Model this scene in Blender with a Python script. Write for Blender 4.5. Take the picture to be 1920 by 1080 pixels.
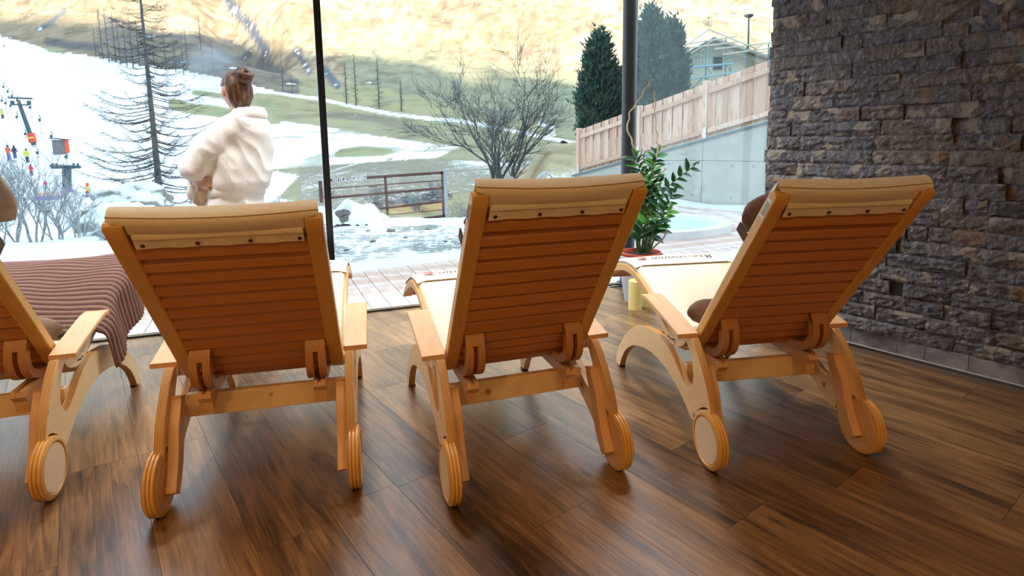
import bpy, bmesh, math, random
import numpy as np
from mathutils import Vector, Matrix, noise as mnoise
random.seed(7); np.random.seed(7)
PI = math.pi
scene = bpy.context.scene
col = scene.collection
for o in list(bpy.data.objects): bpy.data.objects.remove(o, do_unlink=True)

# ------------------------------------------------------------------ camera
F = 1075.5; CX, CY = 960.8, 414.8; PITCH, ROLL = 0.138924, -0.0138685; EYE = Vector((0, 0, 1.2))
cp, sp, cr, sr = math.cos(PITCH), math.sin(PITCH), math.cos(ROLL), math.sin(ROLL)
_R = Vector((1, 0, 0)); _U = Vector((0, sp, cp)); FWD = Vector((0, cp, -sp))
RIGHT = _R * cr + _U * sr; UP = -_R * sr + _U * cr
cam = bpy.data.cameras.new('camera'); camo = bpy.data.objects.new('camera', cam); col.objects.link(camo)
cam.sensor_width = 36; cam.lens = F / 1920 * 36; cam.clip_end = 3000; cam.clip_start = 0.05
cam.shift_y = -(540 - CY) / 1920; cam.shift_x = -(CX - 960) / 1920
M = Matrix((RIGHT, UP, -FWD)).transposed().to_4x4(); M.translation = EYE
camo.matrix_world = M
scene.camera = camo

# ------------------------------------------------------------------ light
scene.view_settings.view_transform = 'Standard'; scene.view_settings.look = 'None'
scene.view_settings.gamma = 1; scene.view_settings.use_curve_mapping = False
scene.view_settings.exposure = 1.4
world = bpy.data.worlds.new('sky'); scene.world = world; world.use_nodes = True
bg = world.node_tree.nodes['Background']
bg.inputs[0].default_value = (0.66, 0.84, 1.0, 1); bg.inputs[1].default_value = 1.05
SUN_DIR = Vector((-0.28, 0.90, -0.34)).normalized()
sun = bpy.data.lights.new('sun', 'SUN'); suno = bpy.data.objects.new('sun', sun); col.objects.link(suno)
sun.energy = 6.0; sun.color = (1.0, 0.85, 0.64); sun.angle = math.radians(0.8)
suno.rotation_euler = SUN_DIR.to_track_quat('-Z', 'Y').to_euler()
def ceiling_or_fill_light(x, y, e, c=(1, .58, .20), ang=150):
    l = bpy.data.lights.new('ceiling_or_fill_spot', 'SPOT'); o = bpy.data.objects.new('ceiling_or_fill_spot', l); col.objects.link(o)
    l.spot_size = math.radians(ang); l.spot_blend = 1; l.shadow_soft_size = .12; l.energy = e; l.color = c; o.location = (x, y, 2.5)
for lx, ly, e in [(-2.6, -.45, 34), (-.9, -.45, 34), (.9, -.45, 34), (-2.8, -2.6, 30), (-1.1, -2.6, 30), (.6, -2.6, 30), (2.3, -2.6, 24), (2.6, -.6, 10)]:
    ceiling_or_fill_light(lx, ly, e)
for lx, ly in [(-3.4, 2.35), (-2.1, 2.8), (-.9, 3.25), (.15, 3.65), (.95, 3.2), (-.3, 2.2), (-1.6, 1.7)]:      # added neutral fill spots, unseen, brightening the floor and leg rests by the window
    ceiling_or_fill_light(lx, ly, 54 if ly > 2.3 else 14, (1, .95, .88), 100)

# ------------------------------------------------------------------ measuring helpers
def ray(px, py): return FWD * F + RIGHT * (px - CX) - UP * (py - CY)
def at(px, py, y):
    d = ray(px, py); return EYE + d * (y / d.y)
def floor_at(px, py, z=0.0):
    d = ray(px, py); return EYE + d * ((z - EYE.z) / d.z)

# ------------------------------------------------------------------ object helpers
def tag(o, label=None, cat=None, group=None, kind=None):
    if label: o['label'] = label
    if cat: o['category'] = cat
    if group: o['group'] = group
    if kind: o['kind'] = kind
    return o
def empty(name, loc=(0, 0, 0), rz=0, label=None, cat=None, group=None, kind=None):
    o = bpy.data.objects.new(name, None); col.objects.link(o); o.location = loc; o.rotation_euler = (0, 0, rz)
    o.empty_display_size = .1
    return tag(o, label, cat, group, kind)
def kids(o): return [c for c in bpy.data.objects if c.parent == o]
def copy_tree(o, parent=None):
    c = o.copy(); col.objects.link(c)
    if parent: c.parent = parent
    for ch in kids(o): copy_tree(ch, c)
    return c

class MB:
    def __init__(s): s.v = []; s.f = []; s.m = []
    def add(s, vs, fs, m=0):
        b = len(s.v); s.v += [tuple(p) for p in vs]; s.f += [tuple(i + b for i in f) for f in fs]; s.m += [m] * len(fs); return s
    def box(s, c, d, R=None, m=0):
        vs = [Vector((x * d[0] / 2, y * d[1] / 2, z * d[2] / 2)) for x in (-1, 1) for y in (-1, 1) for z in (-1, 1)]
        if R is not None: vs = [R @ p for p in vs]
        vs = [p + Vector(c) for p in vs]
        return s.add(vs, [(0, 1, 3, 2), (4, 6, 7, 5), (0, 4, 5, 1), (2, 3, 7, 6), (0, 2, 6, 4), (1, 5, 7, 3)], m)
    def tube(s, pts, rads, n=8, cap=True, m=0, sx=1, sy=1, ref=None):
        pts = [Vector(p) for p in pts]
        if not hasattr(rads, '__len__'): rads = [rads] * len(pts)
        b = len(s.v); N = len(pts)
        t0 = (pts[1] - pts[0]).normalized()
        r = Vector(ref) if ref is not None else (Vector((0, 0, 1)) if abs(t0.z) < .9 else Vector((1, 0, 0)))
        for i, p in enumerate(pts):
            t = (pts[min(i + 1, N - 1)] - pts[max(i - 1, 0)])
            if t.length < 1e-9: t = t0
            t.normalize()
            r = (r - t * r.dot(t))
            if r.length < 1e-6: r = t.orthogonal()
            r.normalize(); q = t.cross(r)
            for k in range(n):
                a = 2 * PI * k / n + PI / n
                s.v.append(tuple(p + (r * math.cos(a) * sx + q * math.sin(a) * sy) * rads[i]))
        for i in range(N - 1):
            for k in range(n):
                k2 = (k + 1) % n; s.f.append((b + i * n + k, b + i * n + k2, b + (i + 1) * n + k2, b + (i + 1) * n + k)); s.m.append(m)
        if cap:
            s.f.append(tuple(b + k for k in range(n))[::-1]); s.f.append(tuple(b + (N - 1) * n + k for k in range(n))); s.m += [m, m]
        return s
    def loft(s, rings, cap=True, m=0, closed=True):
        b = len(s.v); n = len(rings[0])
        for r in rings: s.v += [tuple(p) for p in r]
        for i in range(len(rings) - 1):
            for k in range(n if closed else n - 1):
                k2 = (k + 1) % n; s.f.append((b + i * n + k, b + i * n + k2, b + (i + 1) * n + k2, b + (i + 1) * n + k)); s.m.append(m)
        if cap:
            s.f.append(tuple(b + k for k in range(n))[::-1]); s.f.append(tuple(b + (len(rings) - 1) * n + k for k in range(n))); s.m += [m, m]
        return s
    def prism_x(s, poly, x0, x1, m=0, me=None, bev=0.0):
        """poly in (y, z), extruded from x0 to x1; side faces m, edge faces me"""
        if me is None: me = m
        n = len(poly); b = len(s.v)
        if bev:
            c = [Vector((0, p[0], p[1])) for p in poly]; ins = []
            area = sum(poly[i][0] * poly[(i + 1) % n][1] - poly[(i + 1) % n][0] * poly[i][1] for i in range(n))
            sg = 1 if area > 0 else -1
            for i in range(n):
                d1 = (c[i] - c[i - 1]).normalized(); d2 = (c[(i + 1) % n] - c[i]).normalized()
                nn = Vector((0, -d1.z, d1.y)) + Vector((0, -d2.z, d2.y))
                if nn.length < 1e-6: nn = Vector((0, -d1.z, d1.y))
                ins.append(c[i] + nn.normalized() * bev * sg)
            rings = [[(x0, p.y, p.z) for p in ins], [(x0 + bev, p[0], p[1]) for p in poly], [(x1 - bev, p[0], p[1]) for p in poly], [(x1, p.y, p.z) for p in ins]]
        else: rings = [[(x0, p[0], p[1]) for p in poly], [(x1, p[0], p[1]) for p in poly]]
        s.loft(rings, cap=False, m=me)
        k = len(rings) - 1
        s.f.append(tuple(b + i for i in range(n))[::-1]); s.f.append(tuple(b + k * n + i for i in range(n))); s.m += [m, m]
        return s
    def lathe(s, prof, c=(0, 0, 0), axis='z', n=24, m=0, cap=True):
        rings = []
        for r, h in prof:
            ring = []
            for k in range(n):
                a = 2 * PI * k / n; u, w = r * math.cos(a), r * math.sin(a)
                ring.append((c[0] + u, c[1] + w, c[2] + h) if axis == 'z' else (c[0] + h, c[1] + u, c[2] + w))
            rings.append(ring)
        return s.loft(rings, cap=cap, m=m)
    def grid(s, P, m=0, thick=0):
        """P[i][j] points"""
        b = len(s.v); r, c = len(P), len(P[0])
        for row in P: s.v += [tuple(p) for p in row]
        for i in range(r - 1):
            for j in range(c - 1):
                s.f.append((b + i * c + j, b + i * c + j + 1, b + (i + 1) * c + j + 1, b + (i + 1) * c + j)); s.m.append(m)
        return s
    def build(s, name, mats, parent=None, smooth=False, bevel=0, origin=None, sharp=35):
        me = bpy.data.meshes.new(name)
        vs = s.v
        if origin is not None: vs = [(x - origin[0], y - origin[1], z - origin[2]) for x, y, z in vs]
        me.from_pydata(vs, [], s.f)
        if not isinstance(mats, (list, tuple)): mats = [mats]
        for mm in mats: me.materials.append(mm)
        if len(mats) > 1: me.polygons.foreach_set('material_index', s.m)
        bm = bmesh.new(); bm.from_mesh(me); bmesh.ops.recalc_face_normals(bm, faces=bm.faces)
        if bevel: bmesh.ops.bevel(bm, geom=list(bm.edges), offset=bevel, segments=1, affect='EDGES', clamp_overlap=True)
        if smooth:
            for f in bm.faces: f.smooth = True
            lim = math.radians(sharp)
            for e in bm.edges:
                if len(e.link_faces) == 2 and e.calc_face_angle(0) > lim: e.smooth = False
        bm.to_mesh(me); bm.free()
        o = bpy.data.objects.new(name, me); col.objects.link(o)
        if parent is not None: o.parent = parent
        if origin is not None: o.location = origin
        return o
def rotz(a): return Matrix.Rotation(a, 3, 'Z')
def spline(pts, n):
    """Catmull-Rom through pts, n samples per span"""
    P = [Vector(p) for p in pts]; out = []
    for i in range(len(P) - 1):
        p0 = P[i - 1] if i > 0 else P[i] * 2 - P[i + 1]; p1 = P[i]; p2 = P[i + 1]; p3 = P[i + 2] if i + 2 < len(P) else P[i + 1] * 2 - P[i]
        for k in range(n):
            t = k / n
            out.append(.5 * ((2 * p1) + (p2 - p0) * t + (2 * p0 - 5 * p1 + 4 * p2 - p3) * t * t + (3 * p1 - p0 - 3 * p2 + p3) * t ** 3))
    out.append(P[-1]); return out

# ------------------------------------------------------------------ materials
class NT:
    def __init__(s, name):
        s.mat = bpy.data.materials.new(name); s.mat.use_nodes = True; s.t = s.mat.node_tree; s.n = s.t.nodes
        s.b = s.n['Principled BSDF']; s.out = s.n['Material Output']
    def node(s, ty, **kw):
        x = s.n.new(ty)
        for k, v in kw.items():
            if k.startswith('i_'):
                x.inputs[k[2:].replace('_', ' ')].default_value = v
            else: setattr(x, k, v)
        return x
    def link(s, a, b): s.t.links.new(a, b)
    def coord(s, which='Object', scale=(1, 1, 1), rot=(0, 0, 0), rnd=False):
        tc = s.node('ShaderNodeTexCoord'); mp = s.node('ShaderNodeMapping')
        mp.inputs['Scale'].default_value = scale; mp.inputs['Rotation'].default_value = rot
        src = tc.outputs[which]
        if rnd:
            oi = s.node('ShaderNodeObjectInfo'); ad = s.node('ShaderNodeVectorMath', operation='MULTIPLY_ADD')
            ad.inputs[1].default_value = (37, 71, 13); s.link(oi.outputs['Random'], ad.inputs[0]); s.link(src, ad.inputs[2]); src = ad.outputs[0]
        s.link(src, mp.inputs[0]); return mp.outputs[0]
    def noise(s, vec, scale=5, detail=4, rough=.55, dist=0):
        x = s.node('ShaderNodeTexNoise', i_Scale=scale, i_Detail=detail, i_Roughness=rough, i_Distortion=dist)
        s.link(vec, x.inputs['Vector']); return x.outputs['Fac']
    def ramp(s, fac, stops, interp='LINEAR'):
        r = s.node('ShaderNodeValToRGB'); r.color_ramp.interpolation = interp
        e = r.color_ramp.elements
        while len(e) < len(stops): e.new(.5)
        for el, (p, c) in zip(e, stops):
            el.position = p; el.color = (*c, 1) if len(c) == 3 else c
        s.link(fac, r.inputs[0]); return r.outputs[0]
    def mix(s, fac, a, b, mode='MIX'):
        x = s.node('ShaderNodeMix', data_type='RGBA', blend_type=mode)
        for v, i in ((fac, 0), (a, 6), (b, 7)):
            if hasattr(v, 'is_output') or hasattr(v, 'links'): s.link(v, x.inputs[i])
            elif isinstance(v, (int, float)): x.inputs[i].default_value = v
            else: x.inputs[i].default_value = (*v, 1)
        return x.outputs[2]
    def math(s, op, a, b=None, c=None):
        x = s.node('ShaderNodeMath', operation=op)
        for i, v in enumerate((a, b, c)):
            if v is None: continue
            if isinstance(v, (int, float)): x.inputs[i].default_value = v
            else: s.link(v, x.inputs[i])
        return x.outputs[0]
    def bump(s, h, strength=.3, dist=.01):
        x = s.node('ShaderNodeBump', i_Strength=strength, i_Distance=dist); s.link(h, x.inputs['Height']); s.link(x.outputs[0], s.b.inputs['Normal'])
    def base(s, c):
        if isinstance(c, tuple): s.b.inputs['Base Color'].default_value = (*c, 1)
        else: s.link(c, s.b.inputs['Base Color'])
        return s
    def rough(s, v):
        if isinstance(v, (int, float)): s.b.inputs['Roughness'].default_value = v
        else: s.link(v, s.b.inputs['Roughness'])
        return s
def plain(name, c, rough=.6, metal=0, nscale=0, namt=.15, bump=0):
    m = NT(name); m.rough(rough); m.b.inputs['Metallic'].default_value = metal
    if nscale:
        v = m.coord(); n = m.noise(v, nscale, 5)
        lo = tuple(x * (1 - namt) for x in c); hi = tuple(min(1, x * (1 + namt)) for x in c)
        m.base(m.ramp(n, [(.3, lo), (.7, hi)]))
        if bump: m.bump(n, bump, .005)
    else: m.base(c)
    return m.mat
def wood(name, c1, c2, scale=(30, 3, 3), rough=.38, knots=0, dark=None, spec=.5, stripes=False, coat=0):
    m = NT(name); v = m.coord('Object', scale, rnd=True)
    n = m.noise(v, 1.0, 6, .6, .6); w = m.noise(v, 4.0, 3, .5)
    f = m.math('MULTIPLY_ADD', w, .35, m.math('MULTIPLY', n, .7))
    c = m.ramp(f, [(.35, c2), (.65, c1)])
    if stripes:   # plywood layers seen on the cut edge
        tc = m.node('ShaderNodeTexCoord'); sx = m.node('ShaderNodeSeparateXYZ'); m.link(tc.outputs['Object'], sx.inputs[0])
        sn = m.math('SINE', m.math('MULTIPLY', sx.outputs[0], 2 * PI / .0075))
        c = m.mix(m.math('MULTIPLY', m.math('GREATER_THAN', sn, .35), .5), c, tuple(x * .42 for x in c2))
    if knots:
        kv = m.coord('Object', (1, 1, 1), rnd=True)
        vo = m.node('ShaderNodeTexVoronoi', i_Scale=knots); m.link(kv, vo.inputs['Vector'])
        k = m.ramp(vo.outputs['Distance'], [(.07, (1, 1, 1)), (.15, (0, 0, 0))])
        c = m.mix(k, c, dark or tuple(x * .35 for x in c2))
    m.base(c); m.rough(rough); m.b.inputs['Specular IOR Level'].default_value = spec
    if coat: m.b.inputs['Coat Weight'].default_value = coat; m.b.inputs['Coat Roughness'].default_value = .2
    m.bump(n, .06, .003)
    return m.mat
MAT = {}
MAT['pine'] = wood('pine', (.89, .67, .40), (.83, .57, .30), (12, 1.2, 12), .42, knots=9.0, dark=(.42, .17, .07))
MAT['rail'] = wood('rail_wood', (.72, .40, .11), (.64, .33, .085), (20, 3, 3), .35)
MAT['edge'] = wood('plywood_edge', (.66, .36, .12), (.56, .28, .09), (4, 3, 3), .45, stripes=True)
MAT['beech'] = wood('beech', (.74, .44, .22), (.66, .36, .17), (30, 3, 10), .36)
MAT['slat'] = wood('slat_wood', (.56, .23, .07), (.47, .18, .05), (2, 20, 20), .4)
MAT['disc'] = wood('wheel_disc', (.88, .72, .54), (.84, .66, .48), (3, 3, 30), .4)
def leather():
    m = NT('cream_leather'); v = m.coord(); n = m.noise(v, 60, 4); b = m.noise(v, 500, 2)
    m.base(m.ramp(n, [(.3, (.79, .69, .53)), (.7, (.84, .75, .59))])); m.rough(.5); m.bump(b, .15, .001); return m.mat
MAT['leather'] = leather()
MAT['snap'] = plain('bronze_snap', (.10, .06, .03), .35, .8)
MAT['suede'] = plain('brown_suede', (.13, .055, .03), .85, 0, 18, .35, .2)
MAT['steel'] = plain('brushed_steel', (.6, .6, .62), .25, 1)
MAT['black'] = plain('black_rubber', (.015, .015, .015), .6)
MAT['white'] = plain('white_label', (.85, .85, .83), .5)
MAT['blackmetal'] = plain('dark_window_profile', (.012, .014, .02), .25, .4)
# ================================================================== ROOM
WY = math.radians(-37.0); WD = Vector((math.sin(WY), math.cos(WY), 0)); WN = Vector((math.cos(WY), -math.sin(WY), 0))   # along the stone wall / its outward normal
WPERP = 3.5                                        # wall plane: p.WN = 3.5
SILL_A = floor_at(180, 640); SN = math.radians(-19.62)
SX = Vector((math.cos(SN), -math.sin(SN), 0)); SY = Vector((math.sin(SN), math.cos(SN), 0))   # along / outward of the window line
POLE = Vector((0.955, 4.709, 0)); WEND = Vector((1.622, 3.667, 0))
def sill(t, z=0): return SILL_A + SX * t + Vector((0, 0, z))
# floor planks -------------------------------------------------------
def oak():
    m = NT('oak_plank'); v = m.coord('Object', (2.4, 36, 36), rnd=True)
    n = m.noise(v, 1.0, 8, .66, 1.6); v2 = m.coord('Object', (1.3, 8, 8), rnd=True); w = m.noise(v2, 1.4, 3, .5, .8)
    v3 = m.coord('Object', (3, 160, 100), rnd=True); g = m.noise(v3, 1, 4, .6)
    f = m.math('ADD', m.math('MULTIPLY', n, .55), m.math('MULTIPLY', w, .45))
    oi = m.node('ShaderNodeObjectInfo'); f = m.math('ADD', f, m.math('MULTIPLY_ADD', oi.outputs['Random'], .12, -.06))
    c = m.ramp(f, [(.34, (.028, .013, .006)), (.43, (.098, .047, .019)), (.52, (.19, .096, .037)), (.66, (.33, .18, .070))])
    c = m.mix(m.math('MULTIPLY', m.math('LESS_THAN', g, .42), .35), c, (.03, .015, .008))
    kv = m.coord('Object', (2.2, 7, 7), rnd=True); vo = m.node('ShaderNodeTexVoronoi', i_Scale=1.0, i_Randomness=1.0); m.link(kv, vo.inputs['Vector'])
    k = m.ramp(vo.outputs['Distance'], [(.03, (1, 1, 1)), (.10, (0, 0, 0))])
    c = m.mix(k, c, (.02, .01, .006))
    m.base(c); m.rough(m.math('MULTIPLY_ADD', g, .14, .26)); m.b.inputs['Specular IOR Level'].default_value = .6; m.b.inputs['Coat Weight'].default_value = .35; m.b.inputs['Coat Roughness'].default_value = .3
    m.bump(m.math('ADD', g, n), .12, .002); return m.mat
MAT['oak'] = oak(); MAT['subfloor'] = plain('dark_joint', (.10, .055, .03), .8)
def clip_poly(poly, a, n):           # keep side where (p-a).n <= 0
    out = []
    for i in range(len(poly)):
        p, q = poly[i], poly[(i + 1) % len(poly)]; dp = (p[0] - a[0]) * n[0] + (p[1] - a[1]) * n[1]; dq = (q[0] - a[0]) * n[0] + (q[1] - a[1]) * n[1]
        if dp <= 0: out.append(p)
        if dp * dq < 0:
            t = dp / (dp - dq); out.append((p[0] + (q[0] - p[0]) * t, p[1] + (q[1] - p[1]) * t))
    return out
GN = Vector((-(WEND - POLE).y, (WEND - POLE).x, 0)).normalized(); GN = GN if GN.x > 0 else -GN   # outward normal of the side glazing
ROOM = [(-6.0, -3.4), (4.9, -3.4), tuple((WEND - WD * 6.5)[:2]), tuple(WEND[:2]), tuple(POLE[:2]), tuple(sill(-4.2)[:2])]
mb = MB(); n = len(ROOM)
floor_o = MB().add([(x, y, -.012) for x, y in ROOM] + [(x, y, -.14) for x, y in ROOM], [tuple(range(n)), tuple(range(n, 2 * n))[::-1]] + [(i, (i + 1) % n, n + (i + 1) % n, n + i) for i in range(n)]).build('floor', MAT['subfloor'])
tag(floor_o, kind='structure')
PW, PL = .2365, 1.268
anchor = {0: 2.58, 1: 1.30, 2: 1.706, 3: .50, 4: 1.743, 5: 1.278, 6: 1.772, 7: .906, 8: .797 + .5, 9: .797, 10: .40, 11: 1.248, 12: .1, 13: 1.7, 14: .754}
stuff = MB(); nplank = 0
for r in range(-17, 15):
    t0 = -.1545 + PW * r; a = anchor.get(r, (r * .53) % PL)
    for k in range(-5, 5):
        s0 = a + (k) * PL; g = .0005
        loc = [(t0 + g, s0 + g), (min(t0 + PW, 3.515) - g, s0 + g), (min(t0 + PW, 3.515) - g, s0 + PL - g), (t0 + g, s0 + PL - g)]
        if loc[0][0] > 3.49: continue
        P = [tuple((WN * p + WD * q)[:2]) for p, q in loc]
        P = clip_poly(P, sill(0, 0) - SY * .012, SY)
        if len(P) > 2: P = clip_poly(P, (0, -3.38), (0, -1))
        if len(P) > 2: P = clip_poly(P, (-5.98, 0), (-1, 0))
        if len(P) > 2 and WN.dot(Vector((*P[0], 0))) > 3.0: P = clip_poly(P, POLE - GN * .02, GN) if False else P
        if len(P) > 2 and max(p[1] for p in P) > 3.0 and min(p[0] for p in P) > -.2: P = clip_poly(P, POLE - GN * .0, GN)
        if len(P) < 3: continue
        c = Vector((sum(p[0] for p in P) / len(P), sum(p[1] for p in P) / len(P), 0)); m_ = len(P)
        R = rotz(-(PI / 2 - WY)); loc2 = [R @ (Vector((p[0], p[1], 0)) - c) for p in P]
        vis = c.y > .35 and abs(c.x) < c.y * 1.1 + .9
        b = MB(); fs = [tuple(range(m_)), tuple(range(m_, 2 * m_))[::-1]] + [(i, (i + 1) % m_, m_ + (i + 1) % m_, m_ + i) for i in range(m_)]
        if vis:
            b.add([(p.x, p.y, 0) for p in loc2] + [(p.x, p.y, -.012) for p in loc2], fs)
            o = b.build('plank', MAT['oak'], floor_o, bevel=.0004); o.location = c; o.rotation_euler = (0, 0, PI / 2 - WY); nplank += 1
        else: stuff.add([(p[0], p[1], 0) for p in P] + [(p[0], p[1], -.012) for p in P], fs)
tag(stuff.build('distant_planks', MAT['oak'], floor_o), kind='stuff')
# ceiling and plain walls behind the camera --------------------------
MAT['plaster'] = plain('warm_plaster', (.70, .62, .50), .8)
def slab(name, pts, z0, z1, mat):
    n = len(pts); o = MB().add([(x, y, z0) for x, y in pts] + [(x, y, z1) for x, y in pts], [tuple(range(n))[::-1], tuple(range(n, 2 * n))] + [(i, (i + 1) % n, n + (i + 1) % n, n + i) for i in range(n)]).build(name, mat)
    return tag(o, kind='structure')
slab('ceiling', ROOM, 2.6, 2.85, MAT['plaster'])
slab('wall_back', [(-6.1, -3.5), (5.0, -3.5), (5.0, -3.4), (-6.1, -3.4)], -.1, 2.6, MAT['plaster'])
slab('wall_left', [(-6.1, -3.4), (-6.0, -3.4), (-6.0, 2.35), (-6.1, 2.35)], -.1, 2.6, MAT['plaster'])
# stone wall ---------------------------------------------------------
def slate():
    m = NT('split_slate'); v = m.coord('Object', (1, 1, 1), rnd=True); vs_ = m.coord('Object', (1.6, 1, .7), rnd=True)
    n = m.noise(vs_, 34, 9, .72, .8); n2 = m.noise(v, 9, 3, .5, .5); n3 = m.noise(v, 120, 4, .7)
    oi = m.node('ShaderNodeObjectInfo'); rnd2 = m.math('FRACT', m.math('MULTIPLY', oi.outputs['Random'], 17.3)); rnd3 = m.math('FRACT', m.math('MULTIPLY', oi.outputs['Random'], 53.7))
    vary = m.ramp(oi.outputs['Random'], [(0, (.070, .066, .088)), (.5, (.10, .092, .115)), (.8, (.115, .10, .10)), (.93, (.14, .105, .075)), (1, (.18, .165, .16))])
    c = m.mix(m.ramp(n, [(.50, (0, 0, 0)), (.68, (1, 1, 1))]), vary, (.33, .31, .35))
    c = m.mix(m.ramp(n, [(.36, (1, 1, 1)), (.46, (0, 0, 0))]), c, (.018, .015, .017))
    patch = m.ramp(n2, [(.57, (0, 0, 0)), (.59, (1, 1, 1))])
    c = m.mix(m.math('MULTIPLY', patch, m.math('GREATER_THAN', rnd2, .5)), c, (.30, .255, .22))
    rust = m.ramp(m.noise(v, 6, 3, .6, .3), [(.55, (0, 0, 0)), (.68, (1, 1, 1))])
    c = m.mix(m.math('MULTIPLY', rust, m.math('LESS_THAN', rnd3, .28)), c, (.20, .10, .035))
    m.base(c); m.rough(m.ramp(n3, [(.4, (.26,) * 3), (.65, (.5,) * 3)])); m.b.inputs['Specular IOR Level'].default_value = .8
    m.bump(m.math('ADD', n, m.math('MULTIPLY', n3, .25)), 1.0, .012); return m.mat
MAT['slate'] = slate(); MAT['mortar'] = plain('pale_mortar', (.16, .14, .125), .9)
MAT['tile'] = plain('grey_stone_tile', (.21, .20, .225), .5, 0, 9, .5, .3)
wall = MB()
WA = WEND + WN * .03            # backing plane
def wpt(s, n, z): return WA + WN * n - WD * s + Vector((0, 0, z))    # s from the free end towards the camera
def wbox(mbx, s0, s1, n0, n1, z0, z1, m=0):
    vs = [wpt(s, n_, z) for s in (s0, s1) for n_ in (n0, n1) for z in (z0, z1)]
    return mbx.add(vs, [(0, 1, 3, 2), (4, 6, 7, 5), (0, 4, 5, 1), (2, 3, 7, 6), (0, 2, 6, 4), (1, 5, 7, 3)], m)
wbox(wall, 0, 6.6, 0.004, .28, -.1, 2.6)
wall_o = tag(wall.build('wall_right', MAT['mortar']), kind='structure')
H = .0797; rng = random.Random(3)
smm = {}
wrest = MB(); nst = 0
RZW = math.atan2(-WD.y, -WD.x)
def stone(s0, s1, z0, z1, proud, parent, seed):
    """split-face stone: rugged front grid, returns to the backing"""
    rr = random.Random(seed); w = s1 - s0; h = z1 - z0; nx = max(5, int(w / .022)); nz = 5
    F_ = []
    ph_ = rr.uniform(0, 6); flat = rr.random() < .4; k1 = rr.uniform(-1.2, 1.2); k2 = rr.uniform(-.2, .2)
    tilt = rr.uniform(-.007, .007); tilt2 = rr.uniform(-.005, .005)
    for j in range(nz + 1):
        row = []
        for i in range(nx + 1):
            u, v_ = i / nx, j / nz
            d = proud + tilt * (u - .5) * 2 + tilt2 * (v_ - .5) * 2 + rr.uniform(-.004, .005) + .004 * math.sin(u * w * 95 + ph_) * rr.uniform(.3, 1) + (.010 if flat and (u - .5) * k1 + (v_ - .5) > k2 else 0)
            if i in (0, nx) or j in (0, nz): d -= .006 + rr.uniform(0, .004)
            x = u * w + (rr.uniform(-.3, .3) * w / nx if 0 < i < nx else 0); z = v_ * h + (rr.uniform(-.25, .25) * h / nz if 0 < j < nz else 0)
            row.append((x, -d, z))      # local: x along -WD, y towards the room
        F_.append(row)
    mbx = MB(); mbx.grid(F_)
    per = [F_[0][i] for i in range(nx + 1)] + [F_[j][nx] for j in range(1, nz + 1)] + [F_[nz][i] for i in range(nx - 1, -1, -1)] + [F_[j][0] for j in range(nz - 1, 0, -1)]
    mbx.loft([per, [(p[0], 0, p[2]) for p in per]], cap=False)
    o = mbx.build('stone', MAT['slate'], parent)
    return o
hole_s = (Vector((2.087, 3.05, 0)) - WEND).dot(-WD)
for c_ in range(31):
    z0 = .0886 + c_ * H; s = -.004 + (rng.uniform(0, .0))
    first = True
    while s < 6.5:
        w = rng.choice([.10, .16, .2, .24, .27, .30, .34, .38]) * rng.uniform(.9, 1.1)
        if first: w *= rng.uniform(.35, 1); first = False
        s1 = s + w
        if c_ == 3 and s < hole_s + .02 and s1 > hole_s - .04:     # the round pipe opening takes a gap in this course
            if s < hole_s - .07: s1 = hole_s - .032
            else: s = hole_s + .034; s1 = s + .22
        vis = s < 1.75 and z0 < 2.12
        proud = rng.uniform(.016, .030)
        if vis:
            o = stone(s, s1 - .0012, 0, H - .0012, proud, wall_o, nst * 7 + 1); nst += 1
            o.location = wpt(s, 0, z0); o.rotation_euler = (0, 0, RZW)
            if s < 0: pass
        else: wbox(wrest, s, s1 - .002, -proud, 0.004, z0, z0 + H - .001)
        s = s1
e = MB(); wbox(e, hole_s - .031, hole_s + .033, -.001, .003, .0886 + 3 * H + .004, .0886 + 4 * H - .004); e.build('pipe_hole_shade', MAT['black'], wall_o)  # black plate filling the gap, painted stand-in for the dark inside the opening
tag(wrest.build('distant_stones', MAT['slate'], wall_o), kind='stuff')
# end return of the stone wall: the courses seen edge on
for c_ in range(31):
    z0 = .0886 + c_ * H
    rr = random.Random(c_ + 50); pr = rr.uniform(.0, .022)
    e = MB(); wbox(e, -pr - .012, -.004, -.002, .28, z0, z0 + H - .002)
    e.build('end_stone', MAT['slate'], wall_o, bevel=.003)
base = MB(); wbox(base, 0, 6.5, -.006, .004, 0.003, .004)
bo = tag(base.build('baseboard_right', MAT['mortar']), kind='structure')
tj = [0, .20, .37, .56, .8, .93, 1.12, 1.37, 1.56, 1.9, 2.3, 2.7, 3.1, 3.5, 3.9, 4.3, 4.7, 5.1, 5.5, 5.9, 6.3]
for a, b in zip(tj, tj[1:]):
    e = MB(); wbox(e, a + .001, b - .001, -.016, .002, .006, .0875); e.build('tile', MAT['tile'], bo, bevel=.001)
e = MB(); wbox(e, 0, 6.5, -.021, -.014, 0.0003, .006); tag(e.build('trim_1', plain('white_sealant', (.5, .48, .45), .6)), kind='structure')

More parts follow.
